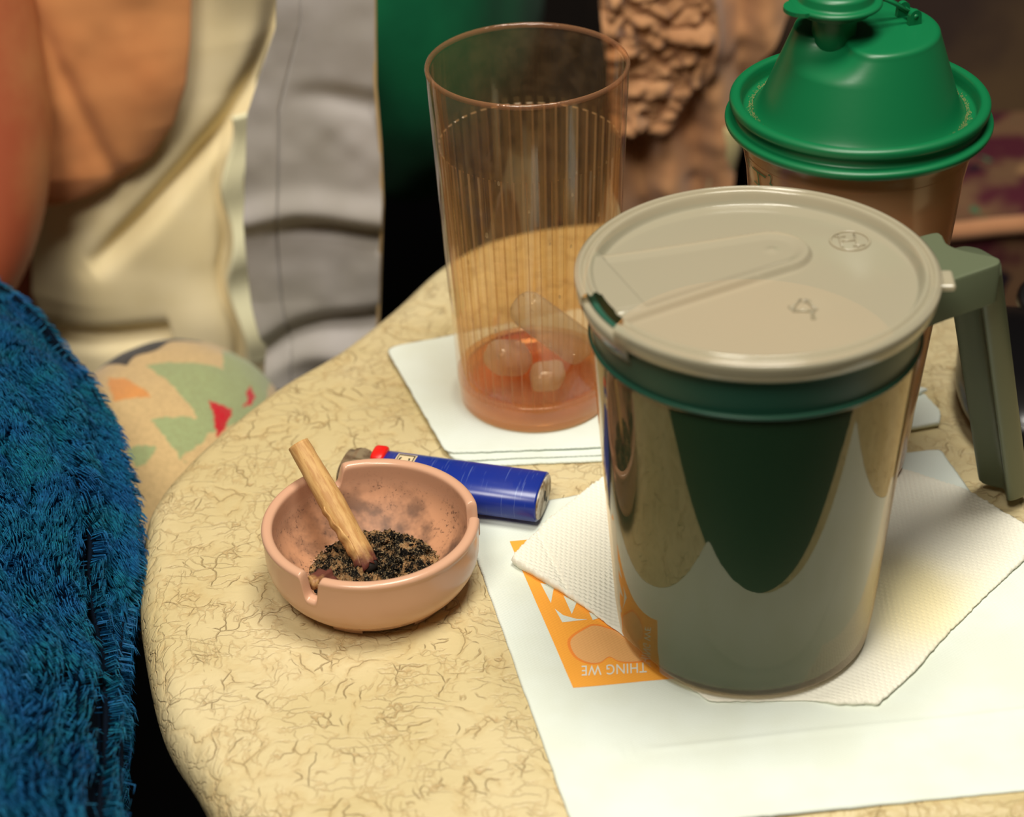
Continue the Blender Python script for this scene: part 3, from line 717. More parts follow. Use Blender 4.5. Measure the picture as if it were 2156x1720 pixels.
# ------------------------------------------------------------------ mug
MC = (.0769, .5533)
MZ = .0026
def build_mug():
    root = empty('travel_mug', (MC[0], MC[1], MZ), 'large dark green insulated mug with milky lid and open-ended handle', 'mug')
    H = .1415-MZ
    # inner liner (dark green) and clear outer shell
    zc = .1172
    li = [(.002, .0025), (.0405, .0025), (.0422, .005), (.0433, .014), (.0502, zc-.004), (.0502, zc-.0002), (.0510, zc), (.0528, H-.006), (.0528, H-.004), (.0505, H-.004), (.0475, zc), (.0380, .010), (.002, .008)]
    lathe('liner', rounded(li, .0012, 3), m_linerg, root, 192)
    sh = [(.002, .0005), (.0405, .0005), (.0428, .0018), (.0440, .012), (.0516, zc-.001), (.0520, zc+.0005)]
    lathe('outer_shell', rounded(sh, .002, 4), m_shell, root, 192, cap0=False, cap1=False)
    ring = [(.0514, zc-.0008), (.0522, zc-.0006), (.0523, zc+.0003), (.0513, zc+.0007)]
    lathe('collar_ring', rounded(ring, .0006, 3), m_linerg, root, 192, cap0=False, cap1=False)
    lathe('drink_surface', [(.001, .108), (.0476, .108)], m_shake, root, 64, cap1=False)
    # lid as a fine polar relief
    nR, nA = 130, 520; R = .0562
    rr = np.concatenate([np.linspace(.0004, .046, 96), np.linspace(.0464, R-.0008, 28), [R-.0003, R]])
    th = np.arange(nA)*2*PI/nA
    Rg, Tg = np.meshgrid(rr, th, indexing='ij'); X = Rg*np.cos(Tg); Y = Rg*np.sin(Tg)
    sm = lambda e0, e1, x: (lambda t: t*t*(3-2*t))(np.clip((x-e0)/(e1-e0), 0, 1))
    top = H
    Z = np.full(Rg.shape, top-.0042)
    Z += .0042*sm(.0490, .0515, Rg)                        # rim
    Z -= .0012*sm(.0522, .0530, Rg)*(1-sm(.0534, .0542, Rg))     # groove on the rim
    Z -= .0010*sm(R-.0015, R, Rg)
    # channel: teardrop from the spout to a round end
    A_ = np.array([.0169-.001, .0192]); 
    sp = np.array(at(1250, 610, .139)[:2])-np.array(MC); rd = np.array(at(1625, 525, .139)[:2])-np.array(MC)
    ax = rd-sp; L = np.linalg.norm(ax); ax /= L; pe = np.array([-ax[1], ax[0]])
    s_ = (X-sp[0])*ax[0]+(Y-sp[1])*ax[1]; p_ = (X-sp[0])*pe[0]+(Y-sp[1])*pe[1]
    half = np.where(s_ < L, .0215-(.0215-.0125)*np.clip(s_/L, 0, 1)**.8, 0)
    sd = np.where(s_ < L, np.abs(p_)-half, np.hypot(s_-L, p_)-.0125)
    Z += .0022*(1-sm(-.0014, .0006, sd))*(1-sm(.049, .0515, Rg))
    Z -= .0008*(1-sm(-.006, -.002, sd))*(1-sm(.049, .0515, Rg))
    Z += .0005*np.exp(-(np.hypot(X-rd[0], Y-rd[1])/.0018)**2)
    # raised slider block at the spout
    bx = (np.abs(s_-.004) < .0095) & (np.abs(p_) < .0165) 
    blk = sm(-.012, -.0105, s_)*(1-sm(.0095, .0108, s_))*(1-sm(.0160, .0172, np.abs(p_)))
    Z = np.maximum(Z, (top-.0010)*blk+Z*(1-blk))
    # open drinking slot cut into the rim
    azs = math.radians(204); da = (Tg-azs+PI) % (2*PI)-PI
    V = np.stack([X, Y, Z], -1).reshape(-1, 3); nv = nA
    cut = (np.abs(da) < math.radians(11)) & (Rg > .0495)
    Fc = [f for f in gridfaces(len(rr), nA, True) if not (cut.ravel()[f[0]] and cut.ravel()[f[2]])]
    Fc.append(tuple(range(nA))[::-1])
    # skirt
    base = len(V); ex = []
    prof = [(R, H-.0025), (R-.0004, H-.0060), (R-.0012, H-.0072), (R-.0022, H-.0066)]
    for r, z in prof: ex.append(np.stack([r*np.cos(th), r*np.sin(th), z+0*th], -1))
    V = np.concatenate([V]+ex); last = (len(rr)-1)*nA
    rows = [last]+[base+i*nA for i in range(len(prof))]
    cc = np.abs((th-azs+PI) % (2*PI)-PI) < math.radians(11)
    for i in range(len(rows)-1):
        for j in range(nA):
            k = (j+1) % nA
            if cc[j] and cc[k] : continue
            Fc.append((rows[i]+j, rows[i]+k, rows[i+1]+k, rows[i+1]+j))
    lid = mesh('lid', V, Fc, m_lid, root); tag(lid, 'milky translucent lid')
    # white drinking lip seen through the slot
    tt = np.linspace(azs-.26, azs+.26, 30); VV = []
    for t in tt:
        for r, z in ((.0528, H-.012), (.0545, H-.0075), (.0552, H-.0040), (.0535, H-.0040)): VV.append((r*math.cos(t), r*math.sin(t), z))
    o = mesh('drinking_lip', VV, gridfaces(30, 4), m_lid, lid); md = o.modifiers.new('s', 'SOLIDIFY'); md.thickness = .0006
    # pull tab at the right of the lid
    ta = math.radians(-4); T = Matrix.Translation((R*math.cos(ta)+.0010, R*math.sin(ta), H-.0050)) @ Matrix.Rotation(ta, 4, 'Z')
    o = boxmesh('lid_tab', (-.004, -.0052, -.0012), (.0034, .0052, .0012), m_lid, lid, .0011); o.matrix_local = T
    # embossed marks: ring with bars, and the recycling triangle
    c = Vector(at(1790, 498, .139)); c = Vector((c.x-MC[0], c.y-MC[1], H-.0040)); tube('ring_mark', [c+Vector((.0062*math.cos(t), .0062*math.sin(t), 0)) for t in np.linspace(0, 2*PI, 33)[:-1]], .00045, m_lid, lid, 6, True)
    for (x0, y0), (x1, y1) in [((-.003, -.004), (-.003, .0045)), ((.002, -.0045), (.002, .0045)), ((-.003, 0), (.002, .0004)), ((-.0045, .003), (-.001, .003)), ((.0005, -.0035), (.0045, -.003))]:
        tube('bar_mark', [c+Vector((x0, y0, 0)), c+Vector((x1, y1, 0))], .0004, m_lid, lid, 6)
    c = Vector(at(1692, 637, .139)); c = Vector((c.x-MC[0], c.y-MC[1], H-.0040))
    for k in range(3):
        a0 = math.radians(85+120*k); a1 = math.radians(85+120*(k+1)); p = c+Vector((math.cos(a0), math.sin(a0), 0))*.0052; q = c+Vector((math.cos(a1), math.sin(a1), 0))*.0052
        d = q-p; tube('recycling_arrow', [p+d*.12, p+d*.5+Vector((0, 0, .0002)), p+d*.86], .00045, m_lid, lid, 6)
        dn = d.normalized(); pn = Vector((-dn.y, dn.x, 0))
        tube('arrow_head', [p+d*.72+pn*.0012, p+d*.86, p+d*.72-pn*.0012], .00035, m_lid, lid, 6)
    V, Fc, x0, x1 = text_mesh('5', .0045, extrude=.0003); o = mesh('mark_number', V, Fc, m_lid, lid, False); o.location = (c.x+.001, c.y-.0075, c.z)
    # handle: arm with thumb scoop, then a free-hanging grip
    hr = empty('handle', (0, 0, 0), None, None); hr.parent = root
    del_root = hr
    az = math.radians(25); er = Vector((math.cos(az), math.sin(az), 0)); et = Vector((-math.sin(az), math.cos(az), 0))
    # arm outline in plan (radial, tangential)
    out = [(.048, -.0165), (.060, -.0148), (.0795, -.0135), (.0845, -.0125), (.0860, -.0095), (.0835, -.006), (.0790, .0010), (.0775, .0060), (.0785, .0095), (.0795, .0125), (.0775, .0148), (.062, .0150), (.048, .0165)]
    out = catmull(out, 4, closed=False); V = []; m = len(out)
    zt, zl = .1262-MZ, .1110-MZ
    cen = np.array([.066, 0])
    for k, (z, ins) in enumerate([(zl, .0012), (zl+.0008, 0), (zt-.0012, 0), (zt-.0003, .0004), (zt, .0014)]):
        for p in out:
            d = cen-p; d = d/np.linalg.norm(d); q = p+d*ins; P = er*float(q[0])+et*float(q[1]); V.append((P.x, P.y, z))
    Fc = gridfaces(5, m, True); tp = [(V[4*m+i]) for i in range(m)]
    T_ = tessellate_polygon([[Vector(p) for p in tp]]); Fc += [tuple(4*m+i for i in f) for f in T_]; Fc += [tuple(i for i in f)[::-1] for f in T_]
    bpy.data.objects.remove(hr)
    arm = mesh('handle', V, Fc, m_handle, root); 
    arm.data.polygons.foreach_set('use_smooth', [len(p.vertices) == 4 for p in arm.data.polygons]); md = arm.modifiers.new('e', 'EDGE_SPLIT'); md.split_angle = .5
    # grip: rounded bar, slanting out a little as it goes down
    hw, hd = .0094, .0062; az2 = math.radians(30); e2 = Vector((math.cos(az2), math.sin(az2), 0)); t2 = Vector((-math.sin(az2), math.cos(az2), 0))
    sec = catmull([(hd, 0), (.93*hd, .55*hw), (.45*hd, .93*hw), (-.45*hd, hw), (-.98*hd, .86*hw), (-.62*hd, .5*hw), (-.2*hd, 0), (-.62*hd, -.5*hw), (-.98*hd, -.86*hw), (-.45*hd, -hw), (.45*hd, -.93*hw), (.93*hd, -.55*hw)], 5)
    T0 = Vector((.1530-MC[0], .5872-MC[1], zt-.004)); T1 = Vector((.1825-MC[0], .6225-MC[1], .0065-MZ)); V = []; m = 30; n = len(sec)
    for i in range(m):
        c = T0.lerp(T1, i/(m-1))
        for x, y in sec: P = c+e2*float(x)+t2*float(y); V.append(tuple(P))
    for sc, dz in ((.96, -.0012), (.82, -.0022), (.4, -.0028)):
        for x, y in sec: P = T1+e2*float(x)*sc+t2*float(y)*sc; V.append((P.x, P.y, P.z+dz))
    Fc = gridfaces(m+3, n, True)+[tuple(range((m+2)*n, (m+3)*n)), tuple(range(n))[::-1]]
    mesh('grip', V, Fc, m_handle, arm)
build_mug()

# ------------------------------------------------------------------ shaker
SC = (.1228, .6468)
def build_shaker():
    z0 = .0036
    root = empty('shaker_cup', (SC[0], SC[1], z0), 'shaker bottle with green domed flip-cap lid and frosted body behind the mug', 'shaker')
    fz = .150-z0
    body = [(.002, .0), (.0240, .0), (.0262, .002), (.0378, fz-.022), (.0402, fz-.009), (.0415, fz-.005), (.0415, fz-.001), (.0400, fz-.001), (.0385, fz-.010), (.0362, fz-.022), (.0246, .004), (.002, .003)]
    lathe('cup_body', rounded(body, .0015, 3), m_shakerbody, root, 160)
    lathe('drink_inside', rounded([(.001, .0035), (.0240, .0042), (.0352, fz-.026), (.001, fz-.026)], .001, 2), m_shake, root, 96)
    # bead line under the flange
    lathe('moulded_line', [(.0392, fz-.0135), (.0396, fz-.0130), (.0392, fz-.0125)], m_shakerbody, root, 128, cap0=False, cap1=False)
    fl = [(.0390, fz-.0060), (.0448, fz-.0058), (.0458, fz-.0045), (.0458, fz-.0030), (.0446, fz-.0024), (.0422, fz-.0022), (.0422, fz+.0008), (.0444, fz+.0016), (.0443, fz+.0042), (.0428, fz+.0050), (.0408, fz+.0047), (.0402, fz+.0030), (.0396, fz-.0006), (.0350, fz-.0010)]
    lathe('lid_flange', rounded(fl, .0010, 4), m_greenlid, root, 192, cap0=False, cap1=False)
    # hood: slanted cone with a flat top and a hollow beneath the spout
    n = 192; th = np.arange(n)*2*PI/n; V = []; top = .1792-z0; zb = fz-.001
    def prof(t, a_):
        R0 = .0352; R1 = .0247
        c0 = np.array([0., 0.]); c1 = np.array([.0010, .0008])
        if t <= 1:
            r = R0+(R1-R0)*t; r += .0018*np.exp(-t/.06)
            return r, c0+(c1-c0)*t, zb+(top-.0016-zb)*t
        k = (t-1)
        return R1-.0022*(1-math.cos(k*PI/2))*1.0, c1, top-.0016+.0016*math.sin(k*PI/2)
    ts = list(np.linspace(0, 1, 26))+[1.25, 1.5, 1.75, 2.0]
    asp = math.atan2(.634-SC[1], .110-SC[0])
    for t in ts:
        r, c, z = prof(t, 0)
        da = (th-asp+PI) % (2*PI)-PI
        dent = .0110*np.exp(-(da/.42)**2)*np.clip((min(t, 1)-.72)/.28, 0, 1)**1.3
        rr = r-dent; V.append(np.stack([c[0]+rr*np.cos(th), c[1]+rr*np.sin(th), z+0*th], -1))
    for s in (.8, .5, .1):
        last = V[len(ts)-1]; c = np.array([.001, .0008, top]); V.append(c+(last-c)*s*np.array([1, 1, 1]))
    nr = len(V); V = np.concatenate(V); Fc = gridfaces(nr, n, True); Fc.append(tuple(range((nr-1)*n, nr*n)))
    hood = mesh('lid_hood', V, Fc, m_greenlid, root)
    # dust caught in the groove
    VV = []; FF = []
    for k in range(1500):
        t = random.uniform(0, 2*PI); r = .0362+abs(random.gauss(0, .0009)); s = random.uniform(.00005, .00016); x, y = r*math.cos(t), r*math.sin(t); z = zb+.0012+max(0, (.0362+.0004-r))*1.5
        b = len(VV); VV += [(x-s, y, z-.0004), (x+s, y-s, z-.0004), (x, y+s, z-.0004), (x, y, z+s*1.2)]; FF += [(b, b+1, b+3), (b+1, b+2, b+3), (b+2, b, b+3)]
    o = mesh('dust', VV, FF, m_dust, hood, False); o['kind'] = 'stuff'
    # spout and flip cap
    sx, sy = .1120-SC[0], .6430-SC[1]
    lathe('spout', rounded([(.0074, zb+.018), (.0074, .1895-z0), (.007, .1895-z0)], .001, 3), m_greenlid, root, 64, (sx, sy))
    cz = .1908-z0
    cap = lathe('flip_cap', rounded([(.0115, cz-.0035), (.0122, cz-.0035), (.0122, cz-.0012), (.0152, cz-.0012), (.0156, cz-.0002), (.0150, cz+.0006), (.0128, cz+.0006), (.0122, cz+.0036), (.0108, cz+.0045), (.0015, cz+.0047)], .0007, 4), m_greenlid, root, 96, (sx, sy), cap0=False)
    # thumb tab on the cap
    ta = math.radians(203); V = []
    for z in (cz-.0010, cz+.0004):
        for i in range(13):
            a_ = ta+math.radians(-26+52*i/12); r = .0148+.0042*math.cos((i-6)/6*PI/2)**.7; V.append((sx+r*math.cos(a_), sy+r*math.sin(a_), z))
        for i in range(13):
            a_ = ta+math.radians(26-52*i/12); V.append((sx+.0142*math.cos(a_), sy+.0142*math.sin(a_), z))
    N = 26; mesh('thumb_tab', V, [tuple(range(N))[::-1], tuple(range(N, 2*N))]+[(i, (i+1) % N, N+(i+1) % N, N+i) for i in range(N)], m_greenlid, cap, False)
    # hinge: strap arms to a pin between two ears at the right rim of the hood
    hx, hy, hz = .1385-SC[0], .6520-SC[1], top+.0030
    d = Vector((hx-sx, hy-sy, 0)).normalized(); pn = Vector((-d.y, d.x, 0))
    hinge = tube('hinge_pin', [Vector((hx, hy, hz))-pn*.0052, Vector((hx, hy, hz))+pn*.0052], .0008, m_greenlid, root, 16)
    for s in (-1, 1):
        o_ = Vector((hx, hy, hz))+pn*s*.0040; V = []
        for w_ in (-.0009, .0009):
            for i in range(17):
                a_ = PI*i/16; V.append(tuple(o_+pn*w_+d*.0022*math.cos(a_)+Vector((0, 0, .0022*math.sin(a_)))))
            V += [tuple(o_+pn*w_-d*.0024+Vector((0, 0, -.0034))), tuple(o_+pn*w_+d*.0024+Vector((0, 0, -.0034)))]
        N = 19; mesh('hinge_ear', V, [tuple(range(N))[::-1], tuple(range(N, 2*N))]+[(i, (i+1) % N, N+(i+1) % N, N+i) for i in range(N)], m_greenlid, hinge, False)
    for s in (-1, 1):
        a0 = Vector((sx, sy, cz+.0001))+d*.0145+pn*s*.0024; a1 = Vector((hx, hy, hz))+pn*s*.0024
        tube('strap', [a0, (a0+a1)/2+Vector((0, 0, .0003)), a1], .0007, m_greenlid, hinge, 10)
    # measuring marks printed on the body
    def onb(az, z, dr=.0003):
        R_ = np.interp(z, [.002, fz-.022, fz-.009], [.0262, .0378, .0402])+dr; return (R_*math.cos(az), R_*math.sin(az), z)
    marks = []
    A0 = math.radians(203); zt = .1345-z0
    def strip(p, q, w_):
        (a1, z1), (a2, z2) = p, q; V = []; k = 10
        for i in range(k+1):
            t = i/k; a_, z_ = a1+(a2-a1)*t, z1+(z2-z1)*t
            dx, dz = (a2-a1)*.038, (z2-z1); L = math.hypot(dx, dz) or 1; nx, nz = -dz/L*w_, dx/L*w_
            V += [onb(a_+nx/.038, z_+nz), onb(a_-nx/.038, z_-nz)]
        return mesh('scale_line', V, gridfaces(k+1, 2), m_ink, root)
    strip((A0, zt), (A0, zt-.07), .0004)
    strip((A0-.10, zt), (A0+.13, zt), .00036)
    for k in range(1, 5): strip((A0-.10, zt-.0055*k), (A0, zt-.0055*k), .0003)
    for txt, az, z_, sz in (('16', A0-.215, zt-.0012, .0052), ('2', A0+.17, zt-.0020, .0062)):
        V, Fc, x0, x1 = text_mesh(txt); TV = [onb(az+(vx-x0)*sz*.62/.038, z_+vy*sz, .00032) for vx, vy, vz in V]
        mesh('scale_number', TV, Fc, m_ink, root, False)
build_shaker()

# ------------------------------------------------------------------ black pouch behind the handle
def build_pouch():
    root = empty('black_pouch', (.2005, .684, 0), 'black glossy pouch with cord loops behind the mug handle at the right edge', 'pouch')
    V = []; nu, nv = 30, 48
    for i in range(nu):
        p = -PI/2+PI*i/(nu-1)
        for j in range(nv):
            t = 2*PI*j/nv; c = math.cos(p)
            x = .0245*abs(c)**.6*math.cos(t); y = .048*abs(c)**.6*math.sin(t); z = .013+.013*math.sin(p)
            k = 1+.06*mn.noise(Vector((x*60, y*60, z*60)))
            V.append((x*k+y*.10, y*k, max(z, .0006)))
    mesh('pouch_body', V, gridfaces(nu, nv, True), m_black, root)
    for (x, y, z, r, tilt) in ((.0235, .052, .017, .0105, .3), (.030, .030, .024, .0090, -.4), (.038, .058, .014, .0085, .2)):
        P = [Vector((x+r*math.cos(t), y+r*math.sin(t), z+tilt*r*math.sin(t))) for t in np.linspace(0, 2*PI, 29)[:-1]]
        tube('cord_loop', P, .0026, m_black, root, 10, True)
build_pouch()

# ------------------------------------------------------------------ plush blanket
def build_blanket():
    pts = [(-60, 500), (0, 548), (62, 598), (130, 675), (190, 755), (240, 850), (268, 950), (297, 1050), (296, 1150), (290, 1240), (296, 1360), (300, 1460), (296, 1600), (286, 1760), (270, 1950)]
    pts = [(x-(22 if y > 1000 else 12)-(30 if y > 1150 else 0)*min(1, (y-1150)/200), y) for x, y in pts]
    zz = [.03, .03, .03, .028, .026, .022, .018, .012, .008, .006, .006, .010, .016, .024, .03]
    P = np.array([at(x, y, z) for (x, y), z in zip(pts, zz)]); nV = 420
    Q = catmull(P, 40, closed=False); tq = np.linspace(0, 1, len(Q)); tv = np.linspace(0, 1, nV)
    Q = np.stack([np.interp(tv, tq, Q[:, i]) for i in range(3)], -1)
    wv = np.concatenate([np.linspace(-.045, -.002, 16), np.linspace(0, .1, 170)])
    Wg, Vi = np.meshgrid(wv, np.arange(nV), indexing='ij'); vv = Vi/(nV-1)
    bx, by, bz = Q[Vi, 0], Q[Vi, 1], Q[Vi, 2]
    wp = np.clip(Wg, 0, None)
    # top rises away from the edge, falls vertically below it
    rise = .030*(1-np.exp(-wp/.018)); drop = np.where(Wg < 0, Wg*np.where(by > .66, .9, 2.4), 0)
    def creases(w_, v_):
        A_ = np.maximum(.034-.064*(v_-.3)+.0014*np.sin(v_*22), .0075); B_ = np.maximum(np.minimum(.0115+.001*np.sin(v_*30), A_-.006), .0005)
        C_ = np.maximum(.051-.105*(v_-.42)+.0015*np.sin(v_*17), A_+.0095); D_ = np.maximum(C_+.015-.02*(v_-.5), C_+.010)
        cl = [-.012+0*v_, B_, A_, C_, D_, D_+.03]
        h = np.full(w_.shape, -.010); gap = np.zeros(w_.shape)
        for k in range(5):
            a_, b_ = cl[k], cl[k+1]; q = (w_-a_)/(b_-a_); on = (q >= 0) & (q <= 1)
            amp = (.012, .014, .015, .016, .020)[k]
            amp = amp*(.35+.65*np.clip((v_-.22)/.15, 0, 1))
            h = np.where(on, amp*np.sin(PI*np.clip(q, 0, 1))**.8-.020, h)
            for e_, d_ in ((k, w_-a_), (k+1, b_-w_)):
                wdt = (.0, .0016, .0032, .0030, .0028, 0)[e_]*np.clip((v_-.24)/.14, 0, 1)+.0005*np.sin(v_*60+e_*2)
                gap = np.where(on & (e_ in (1, 2, 3, 4)) & (d_ < wdt), 1., gap)
        return h, gap
    cr, gap = creases(wp, vv)
    cr = cr*np.clip((Wg+.002)/.004, 0, 1)
    lump = vnoise(bx*1+Wg, by, 45, 3)*.0028
    X = bx-wp+np.where(Wg < 0, Wg*.5, 0); Y = by+0*Wg; Z = bz-.006+rise+drop+cr+lump
    V = np.stack([X, Y, Z], -1); nu = len(wv)
    root = mesh('plush_blanket', V.reshape(-1, 3), gridfaces(nu, nV), simple('blanket_shade_backing', lin(2, 12, 26), .95, .1), None)  # near-black colour carries the shade of the creases
    tag(root, 'deep blue fluffy plush blanket hanging in folds left of the table', 'blanket')
    # pile: clumped fur blades
    N = 175000
    ui = 8+rs.rand(N)*(nu-10); vi = rs.rand(N)*(nV-2)
    keep = rs.rand(N) < 1-.97*gap[ui.astype(int), vi.astype(int)]; ui, vi = ui[keep], vi[keep]; N = len(ui)  # pile thinned along creases so the dark backing shows as their shade
    iu = ui.astype(int); iv = vi.astype(int); fu = (ui-iu)[:, None]; fv = (vi-iv)[:, None]
    p = (V[iu, iv]*(1-fu)+V[iu+1, iv]*fu)*(1-fv)+(V[iu, iv+1]*(1-fu)+V[iu+1, iv+1]*fu)*fv
    du = V[iu+1, iv]-V[iu, iv]; dv = V[iu, iv+1]-V[iu, iv]; nr = np.cross(du, dv); nr /= np.linalg.norm(nr, axis=1)[:, None]+1e-9
    nr[nr[:, 2] < 0] *= 1
    # clump attraction on a jittered lattice
    cs = .0030; gx = np.floor(p[:, 0]/cs); gy = np.floor(p[:, 1]/cs); gz = np.floor(p[:, 2]/cs)
    hsh = lambda k: np.modf(np.abs(np.sin(gx*12.9898+gy*78.233+gz*37.719+k)*43758.5453))[0]
    cc = np.stack([(gx+.2+.6*hsh(1))*cs, (gy+.2+.6*hsh(2))*cs, (gz+.2+.6*hsh(3))*cs], -1)
    fl = fbm(p[:, 0], p[:, 1], 30, 2, 77)*.8
    cdir = np.stack([(hsh(4)-.5)*.55+.55+fl, (hsh(5)-.5)*.5-1.0, (hsh(6)-.5)*.3-.25], -1)*1.15
    L = (.0046+.0024*hsh(7)+rs.rand(N)*.0015)[:, None]
    g = nr*1.0+cdir*1.0; g /= np.linalg.norm(g, axis=1)[:, None]
    tip = p+g*L; ctip = cc+g*L; tip = tip*.42+ctip*.58+rs.randn(N, 3)*.0003
    mid = p+nr*L*.5+(tip-p)*.25
    wd = .00020+.00010*rs.rand(N); sd = np.cross(g, nr+rs.randn(N, 3)*.6); sd /= np.linalg.norm(sd, axis=1)[:, None]+1e-9; sd *= wd[:, None]
    VV = np.empty((N, 5, 3)); VV[:, 0] = p-sd; VV[:, 1] = p+sd; VV[:, 2] = mid+sd*.85; VV[:, 3] = mid-sd*.85; VV[:, 4] = tip
    b = (np.arange(N)*5)[:, None]
    me = bpy.data.meshes.new('pile'); me.vertices.add(N*5); me.vertices.foreach_set('co', VV.reshape(-1))
    loops = np.concatenate([b+np.array([0, 1, 2]), b+np.array([0, 2, 3]), b+np.array([3, 2, 4])], 1).reshape(-1)
    me.loops.add(len(loops)); me.loops.foreach_set('vertex_index', loops.astype(np.int32))
    me.polygons.add(N*3); me.polygons.foreach_set('loop_start', np.arange(N*3, dtype=np.int32)*3)
    me.update(); me.validate()
    t = NT('blue_plush_pile'); v = t.coord(); n1, _ = t.noise(v, 60, 3); n2, _ = t.noise(v, 900, 2)
    c = t.mix(t.ramp(n1, .3, .7), lin(22, 92, 142), lin(20, 108, 128)); c = t.mix(t.math('MULTIPLY', t.ramp(n2, .35, .65), .6), c, lin(8, 48, 100)); t.base(c)
    t.b.inputs['Roughness'].default_value = .6; t.b.inputs['Specular IOR Level'].default_value = .2
    me.materials.append(t.m)
    o = bpy.data.objects.new('pile', me); col.objects.link(o); o.parent = root; o['kind'] = 'stuff'
build_blanket()

# ------------------------------------------------------------------ patterned cushion
def build_cushion():
    c = np.array(at(362, 1020, -.085)); a_, b_, h_ = .0575, .092, .056
    nu, nv = 210, 260
    u, v = np.meshgrid(np.linspace(0, 1, nu), np.arange(nv)*2*PI/nv, indexing='ij')
    ph = u*PI*.62; e = .88
    X = c[0]+a_*np.sin(ph)*np.cos(v); Y = c[1]+b_*np.sin(ph)*np.sin(v); Z = c[2]+h_*np.cos(ph)
    Z = Z+fbm(X, Y, 30, 3, 8)*.0015
    V = np.stack([X, Y, Z], -1).reshape(-1, 3)
    def on(x, y):   # the spot on the cushion a photo point shows, found once on its curved top
        for zc_ in np.linspace(c[2]+h_, c[2]-.03, 500):
            p = at(x, y, zc_)
            if ((p[0]-c[0])/a_)**2+((p[1]-c[1])/b_)**2+((zc_-c[2])/h_)**2 <= 1.0: return p[:2]
        return at(x, y, c[2])[:2]
    t = None
    me_o = mesh('patterned_cushion', V, [f for f in gridfaces(nu, nv, True)], None)
    cols = np.tile(np.array(lin(210, 180, 130, .95)), (len(V), 1))
    xw = V[:, 0]+fbm(V[:, 0], V[:, 1], 300, 2, 4)*.0006; yw = V[:, 1]+fbm(V[:, 0], V[:, 1], 300, 2, 14)*.0006
    sage = lin(158, 170, 122, .95)
    for poly, cc in (([(305, 770), (470, 780), (468, 735), (540, 750), (585, 800), (560, 860), (520, 890), (380, 960), (400, 990), (345, 900), (320, 885), (415, 890), (410, 870), (360, 810)], sage),
                     ([(265, 945), (330, 940), (310, 975), (285, 990)], sage), ([(318, 886), (440, 892), (470, 890), (430, 930), (380, 970), (350, 925)], sage),
                     ([(225, 800), (265, 800), (322, 838), (240, 848)], lin(216, 148, 84)),
                     ([(442, 848), (492, 868), (460, 930)], lin(196, 8, 36)), ([(525, 812), (540, 840), (515, 862)], lin(196, 8, 36))):
        pw = [on(*p) for p in poly]; m = inpoly(xw, yw, pw) & (V[:, 2] > c[2]-.01); cols[m] = cc
    # dark edge stripe along the far top
    stripe = [(190, 745), (210, 722), (280, 706), (380, 710), (352, 722), (340, 738), (300, 732), (250, 745), (215, 765)]
    pw = [on(*p) for p in stripe]; cx_ = c[0]
    ang = np.arctan2((V[:, 1]-c[1])/b_, (V[:, 0]-c[0])/a_)
    m = (ang > 1.3) & (ang < 2.5) & (u.ravel() > .19+.16*np.clip((1.75-ang)/.5, 0, 1)+.012*np.sin(ang*9)) & (u.ravel() < .75); cols[m] = lin(14, 14, 20)
    at_ = me_o.data.color_attributes.new('weave', 'FLOAT_COLOR', 'POINT'); at_.data.foreach_set('color', cols.reshape(-1))
    t = NT('patterned_fleece'); an = t.add('ShaderNodeVertexColor', layer_name='weave'); vv = t.coord(); n, _ = t.noise(vv, 500, 3); q, _ = t.noise(vv, 1500, 2)
    t.base(t.mix(t.math('MULTIPLY', t.ramp(n, .35, .7), .2), an.outputs[0], lin(120, 100, 70))); t.b.inputs['Roughness'].default_value = .95; t.b.inputs['Specular IOR Level'].default_value = .05; t.b.inputs['Sheen Weight'].default_value = .3; t.bump(q, .4, .001)
    me_o.data.materials.append(t.m)
    tag(me_o, 'rounded fleece cushion with sage, red and orange shapes left of the table', 'cushion')
build_cushion()

